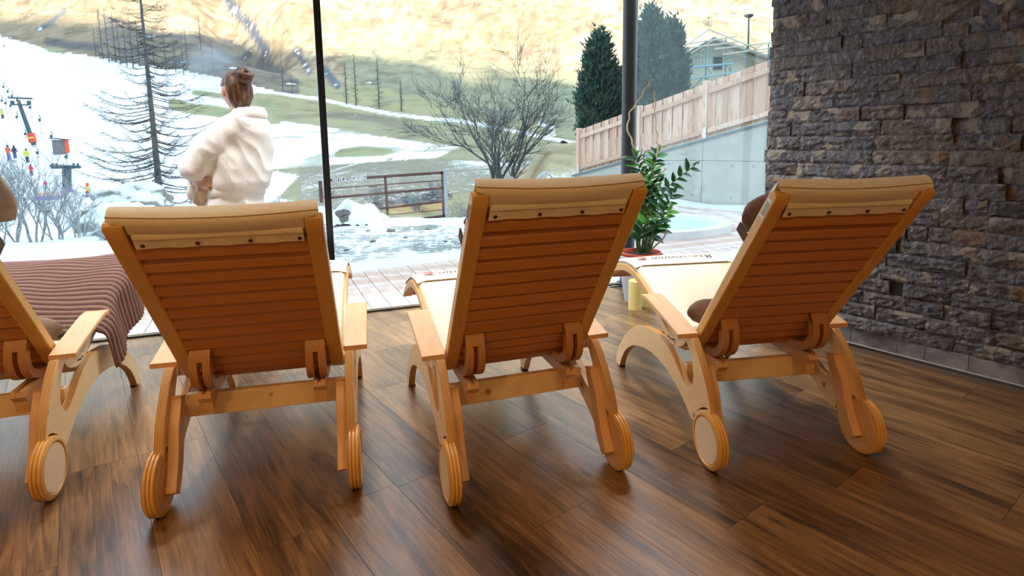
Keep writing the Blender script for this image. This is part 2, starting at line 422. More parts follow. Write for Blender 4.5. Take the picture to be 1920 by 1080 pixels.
# glazing -----------------------------------------------------------
def glass():
    m = NT('clear_glass'); t = m.t
    lw = m.node('ShaderNodeLayerWeight', i_Blend=.5); fr = m.math('MULTIPLY_ADD', m.math('POWER', lw.outputs['Facing'], 5.0), .28, .03); tr = m.node('ShaderNodeBsdfTransparent'); gl = m.node('ShaderNodeBsdfGlossy', i_Roughness=0.0)
    gl.inputs[0].default_value = (1, 1, 1, 1); tr.inputs[0].default_value = (.96, .985, .98, 1)
    mx = m.node('ShaderNodeMixShader'); m.link(fr, mx.inputs[0]); m.link(tr.outputs[0], mx.inputs[1]); m.link(gl.outputs[0], mx.inputs[2])
    m.link(mx.outputs[0], m.out.inputs[0]); return m.mat
MAT['glass'] = glass()
def pane(name, a, b, z0, z1):
    d = (b - a).normalized(); nn = Vector((-d.y, d.x, 0)) * .006
    vs = [(p.x, p.y, z) for z in (z0, z1) for p in (a - nn, b - nn, b + nn, a + nn)]
    return MB().add(vs, [(3, 2, 1, 0), (4, 5, 6, 7), (0, 1, 5, 4), (1, 2, 6, 5), (2, 3, 7, 6), (3, 0, 4, 7)]).build(name, MAT['glass'])
tag(pane('window_1', sill(-4.1), sill(1.395), .012, 2.58), kind='structure')
tag(pane('window_2', sill(1.452), sill(3.715), .012, 2.58), kind='structure')
dg = (WEND - POLE).normalized()
tag(pane('window_3', POLE + dg * .065, WEND - dg * .02, .012, 2.58), kind='structure')
def bar(name, a, b, w, z0, z1, mat, **k):
    d = (b - a).normalized(); R = rotz(math.atan2(d.y, d.x))
    return tag(MB().box((a + b) / 2 + Vector((0, 0, (z0 + z1) / 2)), ((b - a).length, w, z1 - z0), R).build(name, mat, bevel=.001), kind='structure')
bar('trim_2', sill(-4.1), sill(3.74), .05, .0, .011, MAT['blackmetal'])
bar('trim_3', POLE + dg * .06, WEND, .05, .0, .011, MAT['blackmetal'])
bar('trim_4', sill(-4.1), sill(3.74), .06, 2.57, 2.6, MAT['blackmetal'])
mull = MB(); c0 = sill(1.4235); R = rotz(math.atan2(SX.y, SX.x))
mull.box(c0 + Vector((0, 0, 1.3)), (.044, .06, 2.58), R); mull.box(c0 + SX * -.019 + Vector((0, 0, 1.3)) - SY * .036, (.006, .012, 2.58), R); mull.box(c0 + SX * .019 + Vector((0, 0, 1.3)) - SY * .036, (.006, .012, 2.58), R)
tag(mull.build('trim_5', MAT['blackmetal'], bevel=.002), kind='structure')
pole = empty('round_column', tuple(POLE), 0, 'round dark grey steel column at the glazed corner behind the potted plant', 'column')
MAT['column'] = plain('dark_grey_steel', (.045, .048, .055), .38, .2)
MB().lathe([(.059, .012), (.059, 2.59)], n=40).build('shaft', MAT['column'], pole, smooth=True)
MB().lathe([(.085, .0), (.085, .008), (.08, .012), (.06, .013)], n=40).build('base_plate', MAT['column'], pole, smooth=True)

# ================================================================== LOUNGERS
def lounger(name, loc, rz, tilt, pillow, label, cover, slide=0):
    G = 'wooden relaxation loungers facing the window'
    root = empty(name, (loc[0], loc[1], 0), math.radians(rz), label, 'lounger', G)
    # side plates
    plate = [(.990, .006), (1.035, .006), (1.047, .03), (1.005, .115), (.93, .195), (.85, .255), (.76, .303), (.66, .334), (.56, .347), (.48, .347), (.40, .329), (.34, .300), (.28, .262), (.24, .240), (.21, .234), (.185, .244), (.168, .27), (.165, .30), (.178, .345), (.205, .385), (.245, .42), (.262, .436),
             (.185, .436), (.14, .398), (.095, .345), (.055, .288), (.030, .235), (.018, .196)]
    plate += [(.03 + .113 * math.cos(math.radians(a)), .106 + .113 * math.sin(math.radians(a))) for a in (80, 65, 50, 35, 20, 8)]
    plate += [(.172, .118), (.205, .139), (.25, .166), (.30, .190), (.36, .212), (.42, .227), (.50, .236), (.58, .236), (.66, .226), (.74, .208), (.81, .183), (.87, .150), (.92, .11), (.96, .06)]
    for s in (-1, 1):
        x0, x1 = sorted((s * .286, s * .316))
        MB().prism_x(plate, x0, x1, 0, 1, bev=.002).build('side_plate', [MAT['pine'], MAT['edge']], root, smooth=True)
        MB().box((s * .297, 1.012, .004), (.03, .03, .008)).build('foot_pad', MAT['black'], root)
        # wheel: three ridges on the rim
        w = MB(); R_ = .106; xi, xo = .289, .332; prof = [(.0, xi), (R_ - .012, xi), (R_ - .002, xi + .004)]
        for k in range(3):
            a = xi + .004 + k * .0118
            prof += [(R_ - .003, a), (R_, a + .003), (R_, a + .0075), (R_ - .003, a + .010), (R_ - .007, a + .011)]
        prof += [(R_ - .004, xo - .004), (R_ - .012, xo), (R_ - .018, xo), (R_ - .022, xo - .006), (0, xo - .006)]
        prof = [(r, h * s) for r, h in prof]
        wo = w.lathe(prof, (0, .03, R_), 'x', 56).build('wheel', MAT['rail'], root, smooth=True, sharp=30)
        MB().lathe([(0, s * (xo - .0055)), (R_ - .0235, s * (xo - .0055)), (R_ - .0235, s * (xo - .003)), (0, s * (xo - .003))], (0, .03, R_), 'x', 48).build('wheel_disc', MAT['disc'], wo, smooth=True)
        MB().lathe([(0, s * (xi + .001)), (R_ - .016, s * (xi + .001)), (R_ - .016, s * (xi - .0015)), (0, s * (xi - .0015))], (0, .03, R_), 'x', 48).build('wheel_hub_face', MAT['beech'], wo, smooth=True)
        # S-shaped wheel bracket on the inner side
        cl = spline([(0, .150, .350), (0, .135, .31), (0, .105, .26), (0, .085, .20), (0, .060, .14), (0, .030, .095), (0, .012, .070)], 4)
        L_, R2 = [], []
        for i, p in enumerate(cl):
            t = (cl[min(i + 1, len(cl) - 1)] - cl[max(i - 1, 0)]).normalized(); nn = Vector((0, -t.z, t.y)); wd = .021 + .006 * math.sin(PI * i / (len(cl) - 1)) + (.008 if i == 0 else 0)
            L_.append(p + nn * wd); R2.append(p - nn * wd)
        poly = [(p.y, p.z) for p in L_] + [(p.y, p.z) for p in reversed(R2)]
        x0, x1 = sorted((s * .252, s * .287))
        MB().prism_x(poly, x0, x1, bev=.002).build('wheel_bracket', MAT['beech'], root, smooth=True)
        # arm rest: arched beech board
        top = spline([(0, .200, .452), (0, .28, .470), (0, .36, .486), (0, .45, .503), (0, .53, .514), (0, .575, .512)], 4)
        arm = [(p.y, p.z) for p in top] + [(p.y, p.z - .018) for p in reversed(top)]
        x0, x1 = sorted((s * .280, s * .366))
        MB().prism_x(arm, x0, x1, bev=.003).build('armrest', MAT['beech'], root, smooth=True)
        # smile-shaped strut under the arm rest
        lo = spline([(0, .560, .498), (0, .525, .450), (0, .47, .402), (0, .40, .374), (0, .33, .372), (0, .27, .392), (0, .235, .432)], 4)
        pin, pout = [], []
        for i, p in enumerate(lo):
            t = (lo[min(i + 1, len(lo) - 1)] - lo[max(i - 1, 0)]).normalized(); nn = Vector((0, -t.z, t.y)); w_ = .008 + .009 * math.sin(PI * i / (len(lo) - 1))
            pin.append(p + nn * w_); pout.append(p - nn * w_)
        poly = [(p.y, p.z) for p in pin] + [(p.y, p.z) for p in reversed(pout)]
        x0, x1 = sorted((s * .284, s * .312))
        st = MB().prism_x(poly, x0, x1, 0, 1, bev=.001).build('arm_strut', [MAT['pine'], MAT['edge']], root, smooth=True)
        dec = MB()
        for dy in (-.02, 0, .02): dec.box((s * .3135, .38 + dy, .370 + abs(dy) * .15), (.0012, .011, .007))
        dec.build('adjustment_mark', MAT['black'], st)
        # glide rail, scooped rear tip and a groove on top
        gr = [(.165, .345), (.60, .345), (.72, .315), (.72, .29), (.60, .300), (.25, .300), (.215, .285), (.196, .255), (.186, .255), (.178, .30), (.160, .322)]
        gx = s * .192
        for k, (dx, w_) in enumerate(((-.0125, .013), (.0125, .013))):
            pass
        gm = MB(); gm.prism_x(gr, gx - .021, gx - .006); gm.prism_x([(y, min(z, .337)) for y, z in gr], gx - .006, gx + .006); gm.prism_x(gr, gx + .006, gx + .021)
        gm.build('glide_rail', MAT['beech'], root, bevel=.0008)
    MB().box((0, .292, .2515), (.572, .030, .085)).build('rear_crossbar', MAT['pine'], root, bevel=.002)
    MB().box((0, .68, .262), (.572, .030, .075)).build('front_crossbar', MAT['pine'], root, bevel=.002)
    # ---- seat shell, rocked by `tilt` about its own centre
    th = math.radians(tilt); piv = Vector((0, .45, .50)); RX = Matrix.Rotation(th, 3, 'X'); off = piv - RX @ piv + Vector((0, slide, 0))
    def seatpart(o): o.location = off; o.rotation_euler = (th, 0, 0); return o
    back_top = Vector((0, -.225, 1.022)); dB = Vector((0, .611, -.792))
    pts = [back_top, back_top + dB * .2, back_top + dB * .4, back_top + dB * .6, back_top + dB * .745, Vector((0, .275, .386)), Vector((0, .335, .352)), Vector((0, .41, .344)), Vector((0, .49, .357)), Vector((0, .58, .393)), Vector((0, .70, .448)), Vector((0, .82, .496)), Vector((0, .93, .524)), Vector((0, 1.04, .530)), Vector((0, 1.16, .508)), Vector((0, 1.27, .468)), Vector((0, 1.36, .428)), Vector((0, 1.41, .398))]
    path = spline(pts, 5)
    N = len(path); tan = [(path[min(i + 1, N - 1)] - path[max(i - 1, 0)]).normalized() for i in range(N)]
    nor = [Vector((0, -t.z, t.y)) for t in tan]                      # towards the sitter (+z / +y side)
    arc = [0]
    for i in range(1, N): arc.append(arc[-1] + (path[i] - path[i - 1]).length)
    def P_at(s):
        s = max(0, min(arc[-1], s)); i = max(0, min(N - 2, next((k for k in range(N - 1) if arc[k + 1] >= s), N - 2)))
        t = (s - arc[i]) / max(1e-6, arc[i + 1] - arc[i]); return path[i].lerp(path[i + 1], t), nor[i].lerp(nor[i + 1], t).normalized(), tan[i].lerp(tan[i + 1], t).normalized()
    for s in (-1, 1):
        up, dn = [], []
        for i in range(N):
            fade = min(1, (arc[-1] - arc[i]) / .25); hw = .0185 * (.55 + .45 * fade)
            up.append(path[i] + nor[i] * hw); dn.append(path[i] - nor[i] * hw)
        a0 = [path[0] - tan[0] * .010 + nor[0] * .012, path[0] - tan[0] * .013, path[0] - tan[0] * .010 - nor[0] * .012]
        a1 = [path[-1] + tan[-1] * .012]
        poly = [(p.y, p.z) for p in up] + [(p.y, p.z) for p in a1] + [(p.y, p.z) for p in reversed(dn)] + [(p.y, p.z) for p in reversed(a0)]
        x0, x1 = sorted((s * .226, s * .274))
        rail = seatpart(MB().prism_x(poly, x0, x1, 0, 0, bev=.003).build('side_rail', MAT['rail'], root, smooth=True))
        if s < 0:
            p, nn, tt = P_at(.055); lb = MB(); R3 = Matrix((Vector((1, 0, 0)), tt, nn)).transposed()
            lb.box(Vector((-.2746, 0, 0)) + Vector((0, p.y, p.z)), (.0012, .075, .02), R3)
            lo_ = lb.build('paper_label', MAT['white'], rail)
            lb = MB()
            for q in (-.006, 0, .006): lb.box(Vector((-.2756, 0, 0)) + Vector((0, p.y, p.z)) + nn * q, (.0008, .055, .0014), R3)
            lb.build('label_print', MAT['black'], rail)
        # slotted plywood runner under the seat
        rm = MB(); rc = spline([(0, .172, .530), (0, .145, .485), (0, .138, .435), (0, .158, .392), (0, .205, .368), (0, .28, .361), (0, .37, .363), (0, .45, .374)], 5)
        def runner(cs, x0, x1, hw=.0165):
            A_, B_ = [], []
            for i, p in enumerate(cs):
                t = (cs[min(i + 1, len(cs) - 1)] - cs[max(i - 1, 0)]).normalized(); nn = Vector((0, -t.z, t.y)); A_.append(p + nn * hw); B_.append(p - nn * hw)
            rm.prism_x([(p.y, p.z) for p in A_] + [(p.y, p.z) for p in reversed(B_)], x0, x1)
        runner(rc, s * .188 - .034, s * .188 - .008); runner(rc, s * .188 + .008, s * .188 + .034); runner(rc[:7], s * .188 - .034, s * .188 + .034, .0160)
        seatpart(rm.build('runner', MAT['edge_beech'], root, bevel=.001))
    # slats
    def slat(s0, s1):
        p, nn, tt = P_at((s0 + s1) / 2); w_ = s1 - s0; R3 = Matrix((Vector((1, 0, 0)), tt, nn)).transposed()
        prof = [(-w_ / 2, .004), (-w_ / 2 + .012, -.012), (w_ / 2 - .006, -.0165), (w_ / 2, -.009), (w_ / 2, .008), (-w_ / 2, .008)]
        pl = [(p + tt * a + nn * b) for a, b in prof]
        o = MB().prism_x([(q.y, q.z) for q in pl], -.2265, .2265).build('slat', MAT['slat'], root); seatpart(o)
    slat(.083, .130)
    e = [.146, .196, .254, .313, .374, .435, .495, .557, .628, .686, .735, .785]
    for a, b in zip(e, e[1:]): slat(a, b - .006)
    s_ = .80
    while s_ < arc[-1] - .06: slat(s_, s_ + .05); s_ += .057
    # mattress with a roll over the top edge, sagging between its corners
    ws = [(-1, 0), (-.985, .6), (-.93, 1), (-.5, 1), (0, 1), (.5, 1), (.93, 1), (.985, .6), (1, 0)]
    def sag(u): return .014 * (1 - abs(u) ** 1.7)
    thk = .026; rows_t, rows_b = [], []
    ss = [-.032 + k * (arc[-1] + .03) / 60 for k in range(61)]
    mm = MB(); rings = []
    for k, s1 in enumerate(ss):
        if s1 < 0: p, nn, tt = path[0] + tan[0] * s1, nor[0], tan[0]
        elif s1 > arc[-1]: p, nn, tt = path[-1] + tan[-1] * (s1 - arc[-1]), nor[-1], tan[-1]
        else: p, nn, tt = P_at(s1)
        ring = []; endf = min(1, (k + 0.6) / 1.6, (60 - k + .4) / 1.4)
        for u, h in ws:
            q = p + nn * (.020 + thk * h * endf) ; 
            if s1 < .03: q = q + tt * (sag(u) * max(0, (0.03 - s1) / .082))
            ring.append(Vector((u * .262, q.y, q.z)))
        for u, h in reversed(ws[1:-1]):
            q = p + nn * (.0195)
            if s1 < .03: q = q + tt * (sag(u) * max(0, (0.03 - s1) / .082))
            ring.append(Vector((u * .262, q.y, q.z)))
        rings.append(ring)
    mm.loft(rings); mat_o = seatpart(mm.build('mattress', MAT['leather'], root, smooth=True, sharp=50))
    # back side: hood wrapping over the top between the rails
    hood = []
    for j, (s1, n_) in enumerate([(-.031, .043), (-.036, .026), (-.031, .004), (-.022, -.006), (-.008, -.008), (.02, -.009), (.034, -.006)]):
        row = []
        for i in range(17):
            u = -1 + i / 8; wdt = .262 if s1 < -.012 else .223
            q = path[0] + tan[0] * (s1 + sag(u) * max(0, (0.03 - s1) / .087)) + nor[0] * (n_ - (.006 * (1 - u * u) if 1 < j < 6 else 0))
            row.append(Vector((u * wdt, q.y, q.z)))
        hood.append(row)
    hm = MB(); hm.grid(hood); hm.grid([[p + nor[0] * .012 + Vector((0, 0, 0)) for p in r] for r in hood[2:]])
    hood_o = seatpart(hm.build('mattress_hood', MAT['leather'], root, smooth=True, sharp=60))
    pp = [hood[2][i] - nor[0] * .0005 for i in range(17)]
    MB().tube(pp, .0016, 5).build('piping', MAT['piping'], hood_o)
    fl = []
    for j, s1 in enumerate([.026, .030, .045, .058, .078, .080]):
        row = []
        for i in range(17):
            u = -1 + i / 8; n_ = [-.006, -.0125, -.0145, -.0150, -.0165, -.012][j]
            rnd = .0 if abs(u) < .99 else (.004 if j in (0, 5) else 0)
            q = path[0] + tan[0] * s1 + nor[0] * (n_ - .0018 * math.sin(i * 1.57 + .8) * (j > 2)); row.append(Vector((u * (.217 - rnd), q.y, q.z)))
        fl.append(row)
    fm = MB(); fm.grid(fl)
    per = fl[0] + [r[-1] for r in fl[1:]] + fl[-1][::-1][1:] + [r[0] for r in fl[::-1][1:-1]]
    fm.loft([per, [p + nor[0] * .004 for p in per]], cap=False)
    flap = seatpart(fm.build('snap_flap', MAT['leather'], root, smooth=True, sharp=60))
    st_ = MB(); st_.tube([fl[2][i] - nor[0] * .0006 for i in range(17)], .0009, 4); st_.build('stitching', MAT['piping'], flap)
    for sx in (-.198, -.062, .074, .205):
        q = path[0] + tan[0] * .065 - nor[0] * .0170; sm = MB()
        rings = [[q + Vector((sx, 0, 0)) + Vector((1, 0, 0)) * (r * math.cos(a)) + tan[0] * (r * math.sin(a)) - nor[0] * h for a in [2 * PI * k / 14 for k in range(14)]] for r, h in ((.0062, -.001), (.0062, .0012), (.0048, .0024), (.0022, .0014))]
        sm.loft(rings).build('snap', MAT['snap'], flap, smooth=True)
    # knee cover with print
    if cover:
        cv = []; s_k = next(arc[i] for i in range(N) if path[i].y > .905)
        for j in range(11):
            s1 = s_k + j * .045; p, nn, tt = P_at(min(s1, arc[-1] - .005)); row = []
            for i in range(13):
                u = -1 + i / 6; n_ = .0505 + (.004 * math.sin(u * 2.2 + 1) if 1 < j < 8 else 0)
                if abs(u) > .99: n_ -= .012
                q = p + nn * n_; row.append(Vector((u * .268, q.y, q.z)))
            cv.append(row)
        cm = MB(); cm.grid(cv); lowr = [[p - P_at(s_k)[1] * .003 for p in r] for r in cv]
        per = cv[0] + [r[-1] for r in cv[1:]] + cv[-1][::-1][1:] + [r[0] for r in cv[::-1][1:-1]]
        cm.loft([per, [p - Vector((0, 0, .004)) for p in per]], cap=False)
        co = seatpart(cm.build('knee_cover', MAT['cover'], root, smooth=True, sharp=60))
        MB().tube([p + Vector((0, -.001, 0)) for p in cv[0]], .0028, 6).build('hem', MAT['piping'], co)
        # lettering reads from the foot end
        p0, n0, t0 = P_at(s_k + .075)
        tc = bpy.data.curves.new('lettering', 'FONT'); tc.body = 'Baermonie'; tc.size = .082; tc.shear = .35; tc.align_x = 'CENTER'; tc.offset = -.0008; tc.space_character = .95; tc.extrude = .0002
        to = bpy.data.objects.new('lettering', tc); col.objects.link(to); bpy.context.view_layer.update()
        me = bpy.data.meshes.new_from_object(to.evaluated_get(bpy.context.evaluated_depsgraph_get())); bpy.data.objects.remove(to)
        lm = MB(); bv = []
        for v in me.vertices:
            s1 = s_k + .115 - v.co.y * 1.0; p, nn, tt = P_at(s1); q = p + nn * (.0545 + v.co.z); bv.append((-v.co.x + .03, q.y, q.z))
        lm.add(bv, [tuple(p.vertices) for p in me.polygons]).build('lettering', MAT['ink'], co)
        ap = MB()
        def disc(u, s0_, r, n=16):
            vs = []
            for k in range(n):
                a = 2 * PI * k / n; p, nn, tt = P_at(s0_ + r * math.sin(a)); q = p + nn * .056; vs.append((u + r * 1.15 * math.cos(a), q.y, q.z))
            ap.add(vs, [tuple(range(n))])
        disc(-.190, s_k + .095, .017); disc(-.206, s_k + .098, .015)
        ap.build('apple_mark', MAT['red_print'], co)
        ap = MB()
        for k in range(4): disc(-.215 + .018 * k, s_k + .055, .0028, 8)
        disc(-.235, s_k + .13, .008, 3); ap.build('print_dots', MAT['ink'], co)
    if pillow:
        p, nn, tt = P_at(.195)
        def cushion(cx, L_, A, B, n_=14, m_=18):
            rings = []
            for i in range(m_ + 1):
                u = -1 + 2 * i / m_; f = max(.03, (1 - abs(u) ** 4) ** .5)
                ring = []
                for k in range(n_):
                    a = 2 * PI * k / n_; q = p + tt * (A * f * math.sin(a)) + nn * (.046 + B * .86 + B * f * math.cos(a) - (B * .0)); ring.append(Vector((cx + u * L_ / 2, q.y, q.z)))
                rings.append(ring)
            return MB().loft(rings)
        po = seatpart(cushion(0, .50, .098, .070).build('head_pillow', MAT['suede'], root, smooth=True, sharp=80))
        sb = MB(); sec = []
        for s in (-1, 1):
            q = [p + nn * (.02 + .09 * k / 8) for k in range(9)]
            for a in (0,):
                sb.box(Vector((s * .2655, 0, 0)) + Vector((0, (p + nn * .048).y, (p + nn * .048).z)) + tt * .02, (.005, .036, .072), Matrix((Vector((1, 0, 0)), tt, nn)).transposed())
        sb.box(Vector((0, (p - nn * .016).y, (p - nn * .016).z)) * 0 + Vector((0, (p + nn * .014).y, (p + nn * .014).z)) + tt * .02, (.53, .038, .004), Matrix((Vector((1, 0, 0)), tt, nn)).transposed())
        sb.build('pillow_strap', MAT['suede_dark'], po, bevel=.001)
    return root, (path, nor, tan, arc, P_at, off, RX)
MAT['edge_beech'] = wood('laminated_beech', (.58, .28, .10), (.48, .21, .07), (4, 3, 3), .4, stripes=True)
MAT['piping'] = plain('tan_piping', (.30, .19, .09), .7)
MAT['cover'] = plain('ivory_cover', (.78, .73, .62), .7, 0, 30, .04)
MAT['ink'] = plain('dark_print', (.07, .05, .05), .7)
MAT['red_print'] = plain('red_print', (.60, .10, .08), .7)
MAT['suede_dark'] = plain('dark_brown_strap', (.09, .04, .022), .8)
LP = [((-1.895, 1.717), 18.2, 0.0, True, 'wooden lounger at the left edge, corduroy blanket over its leg rest', False, .065),
      ((-.862, 1.791), 13.5, 2.5, False, 'wooden lounger without head pillow, second from the left, in front of the woman', True),
      ((.084, 1.857), 18.1, -2.3, True, 'wooden lounger in the middle, directly in front of the potted plant', True),
      ((1.025, 1.989), 8.9, -.3, True, 'rightmost wooden lounger, standing beside the grey stone wall', True)]
LG = [lounger('lounger', *a) for a in LP]
slab('wall_far_right', [tuple((WEND - WD * 6.5)[:2]), (4.9, -3.5), (5.05, -3.5), (5.72, -1.45)], -.1, 2.6, MAT['plaster'])
# ================================================================== TERRAIN
def vnoise(x, y, seed=0):
    xi = np.floor(x).astype(np.int64); yi = np.floor(y).astype(np.int64); xf = x - xi; yf = y - yi
    def h(a, b):
        n = (a * 374761393 + b * 668265263 + seed * 1442695041) & 0xffffffff
        n = ((n ^ (n >> 13)) * 1274126177) & 0xffffffff
        return ((n ^ (n >> 16)) & 0xffff) / 65535.0
    u = xf * xf * (3 - 2 * xf); v = yf * yf * (3 - 2 * yf)
    return (h(xi, yi) * (1 - u) + h(xi + 1, yi) * u) * (1 - v) + (h(xi, yi + 1) * (1 - u) + h(xi + 1, yi + 1) * u) * v
def fbm(x, y, oct=5, seed=0, gain=.5):
    a, s, t = 1.0, 0, 0
    for o in range(oct):
        s = s + a * vnoise(x * 2 ** o, y * 2 ** o, seed + o * 17); t += a; a *= gain
    return s / t
def sstep(a, b, x): t = np.clip((x - a) / (b - a), 0, 1); return t * t * (3 - 2 * t)
_yy = np.exp(np.linspace(math.log(2.5), math.log(1000), 900))
def table(ys, zs):
    z = np.interp(np.log(_yy), np.log(ys), zs); k = np.hanning(41); k /= k.sum(); zz = np.convolve(np.pad(z, 20, 'edge'), k, 'valid')
    return lambda y: np.interp(np.log(np.maximum(y, 2.5)), np.log(_yy), zz)
TL = table([2.5, 6.8, 8, 10, 14, 19, 30, 44, 52, 60, 67, 75, 108, 150, 200, 270, 380, 560, 1000], [-.09, -.09, -.15, -.45, -.8, -1.05, -2.2, -3.0, -2.6, -1.85, -.3, 1.6, 6.8, 19, 37, 70, 142, 250, 480])
TC = table([2.5, 7, 9, 12.5, 16, 22, 28, 40, 62, 85, 108, 150, 200, 270, 380, 560, 1000], [-.09, -.09, -.14, -.38, -1.7, -1.9, -1.3, -.8, -.07, 1.4, 4.5, 13, 30, 65, 140, 250, 480])
TM = table([2.5, 8, 12, 14, 18, 22, 25, 34, 45, 60, 85, 108, 150, 200, 270, 380, 560, 1000], [-.09, -.09, -.06, .1, .62, 1.15, 1.0, -.2, -.5, -.1, 1.4, 4.5, 13, 30, 65, 140, 250, 480])
TR = table([2.5, 8, 12, 14, 18, 22, 25, 34, 45, 60, 85, 108, 150, 200, 270, 380, 560, 1000], [-.09, -.09, -.06, .1, .65, 1.2, 1.4, 2.2, 3.2, 3.6, 4.2, 6, 13, 30, 65, 140, 250, 480])
def height(x, y, detail=True):
    x = np.asarray(x, float); y = np.asarray(y, float); u = x / y
    a = sstep(-.5, -.2, u); b = sstep(-.02, .07, u); c = sstep(.13, .24, u)
    z = TL(y) * (1 - a) + TC(y) * a; z = z * (1 - b) + TM(y) * b; z = z * (1 - c) + TR(y) * c
    z = z - .0068 * 0 * x
    far = sstep(110, 260, y)
    z = z + far * (fbm(x / 60, y / 60, 5, 3) - .5) * 34 * sstep(130, 300, y) + far * (fbm(x / 14, y / 14, 4, 9) - .5) * 3.2
    # gully left of the window bar
    gx = -.43 * y + 12 * np.sin(y / 60); z = z - sstep(150, 210, y) * 15 * np.exp(-((x - gx) / 13) ** 2)
    mid = sstep(9, 20, y) * (1 - sstep(140, 200, y)); smooth = 1 - .85 * (1 - sstep(-.52, -.44, u)) * sstep(22, 30, y)
    z = z + mid * smooth * (fbm(x / 9, y / 9, 4, 5) - .5) * .9 * sstep(6, 40, y) + smooth * sstep(8.5, 12, y) * (1 - sstep(60, 100, y)) * (fbm(x / 1.3, y / 1.3, 4, 6) - .5) * .22
    near = sstep(6.3, 7.2, y) * (1 - sstep(12, 16, y)); z = z + near * (fbm(x * 3, y * 3, 4, 7) - .5) * .10
    return z
def hz(x, y): return float(height(np.array([x]), np.array([y]))[0])
def ground_at(px, py, y0=6.0, y1=900):
    """where the sight line through a measured point of the photograph meets the terrain"""
    ys = np.exp(np.linspace(math.log(y0), math.log(y1), 700)); d = ray(px, py); xs = ys * (d.x / d.y); zs = EYE.z + ys * (d.z / d.y)
    g = height(xs, ys); k = np.argmax(g > zs)
    if g[k] <= zs[k]: k = len(ys) - 1
    return Vector((xs[k], ys[k], g[k]))
NU, NY = 560, 430
us = np.linspace(-1.55, 1.25, NU); ys = np.exp(np.linspace(math.log(3.2), math.log(900), NY))
UU, YY = np.meshgrid(us, ys); XX = UU * YY
ZZ = height(XX, YY)
# keep the ground under the terrace and the room
INS = ((XX - SILL_A.x) * SY.x + (YY - SILL_A.y) * SY.y) < .3
ZZ = np.where(INS, np.minimum(ZZ, -.2), ZZ)
def project(X, Y, Z):
    V = np.stack([X, Y, Z - EYE.z], -1); r = V @ np.array(RIGHT); u_ = V @ np.array(UP); f = V @ np.array(FWD); f = np.maximum(f, .1)
    return CX + F * r / f, CY - F * u_ / f
PX, PY = project(XX, YY, ZZ)
def seg_dist(pl):
    d = np.full(PX.shape, 1e9)
    for (a, b), (c, e) in zip(pl, pl[1:]):
        L2 = (c - a) ** 2 + (e - b) ** 2; t = np.clip(((PX - a) * (c - a) + (PY - b) * (e - b)) / L2, 0, 1)
        d = np.minimum(d, np.hypot(PX - a - t * (c - a), (PY - b - t * (e - b)) * 1.0))
    return d
def inpoly(pl):
    r = np.zeros(PX.shape, bool); n = len(pl)
    for i in range(n):
        x1, y1 = pl[i]; x2, y2 = pl[(i + 1) % n]
        c = ((y1 > PY) != (y2 > PY)) & (PX < (x2 - x1) * (PY - y1) / (y2 - y1 + 1e-9) + x1); r ^= c
    return r
def band(pl, w, soft): return 1 - sstep(w, w + soft, seg_dist(pl))
n1 = fbm(XX / 25, YY / 25, 5, 21); n2 = fbm(XX / 5, YY / 5, 4, 22); n3 = fbm(XX / 1.2, YY / 1.2, 3, 23); n4 = fbm(XX * 1.2, YY * 1.2, 3, 24)
wob = (n1 - .5) * 14 + (n2 - .5) * 8
PX0, PY0 = PX, PY
C = np.zeros(PX.shape + (3,)); FR = np.zeros(PX.shape)
def paint(mask, c, fr=None):
    global C, FR
    mask = np.clip(mask, 0, 1)[..., None]; C = C * (1 - mask) + np.array(c) * mask
    if fr is not None: FR = FR * (1 - mask[..., 0]) + fr * mask[..., 0]
paint(np.ones(PX.shape), (.27, .26, .16), .05)                                    # valley meadow
paint(sstep(.45, .6, n1) * .6, (.33, .29, .15))
paint(sstep(.55, .7, n2) * .5, (.20, .20, .11))
mount = sstep(150, 185, YY)
paint(mount, (.48, .37, .24), .03); paint(mount * sstep(.5, .62, n1), (.40, .30, .19)); paint(mount * sstep(.56, .68, n2) * .9, (.30, .21, .13)); paint(mount * sstep(.52, .60, n3) * sstep(.42, .55, n1) * .75, (.24, .16, .10)); paint(mount * sstep(.56, .62, fbm(XX / 2.5, YY / 7, 4, 31)) * .7, (.20, .14, .10))
brush = inpoly([(180, 20), (300, 60), (420, 70), (500, 110), (560, 150), (560, 182), (470, 168), (360, 150), (260, 130), (180, 112)]).astype(float)
paint(brush * .8, (.15, .13, .11), .12); paint(brush * sstep(.5, .6, n2) * .8, (.09, .085, .09), .2)
paint(inpoly([(-900, -10), (190, 30), (200, 112), (60, 88), (0, 70), (-900, 62)]) * .7, (.22, .17, .11), .03)
for pl, w in (([(75, 55), (100, 38), (120, 20)], 2), ([(430, 0), (440, 20), (470, 50), (492, 85), (500, 98)], 7), ([(555, 95), (568, 115), (580, 135)], 2), ([(608, 130), (622, 148), (632, 160)], 5), ([(700, 98), (712, 112)], 2)):
    paint(band(pl, w, 5), (.10, .11, .14), .25); paint(band(pl, w * .3, 1.5) * sstep(.52, .66, n3) * sstep(.4, .55, n2), (.62, .70, .80), .6)  # gully shade painted into the ground colour, with pale water streaks on top
paint(band([(90, 78), (130, 85), (180, 88)], 4, 8) * .8, (.06, .07, .09)); 
# fields between the river and the hill
paint(inpoly([(640, 60), (1100, 150), (1100, 250), (860, 200), (700, 160), (640, 150)]) * .6, (.21, .235, .16))
paint(band([(620, 215), (700, 222), (800, 245)], 5, 5) * .7, (.16, .14, .12), .2)
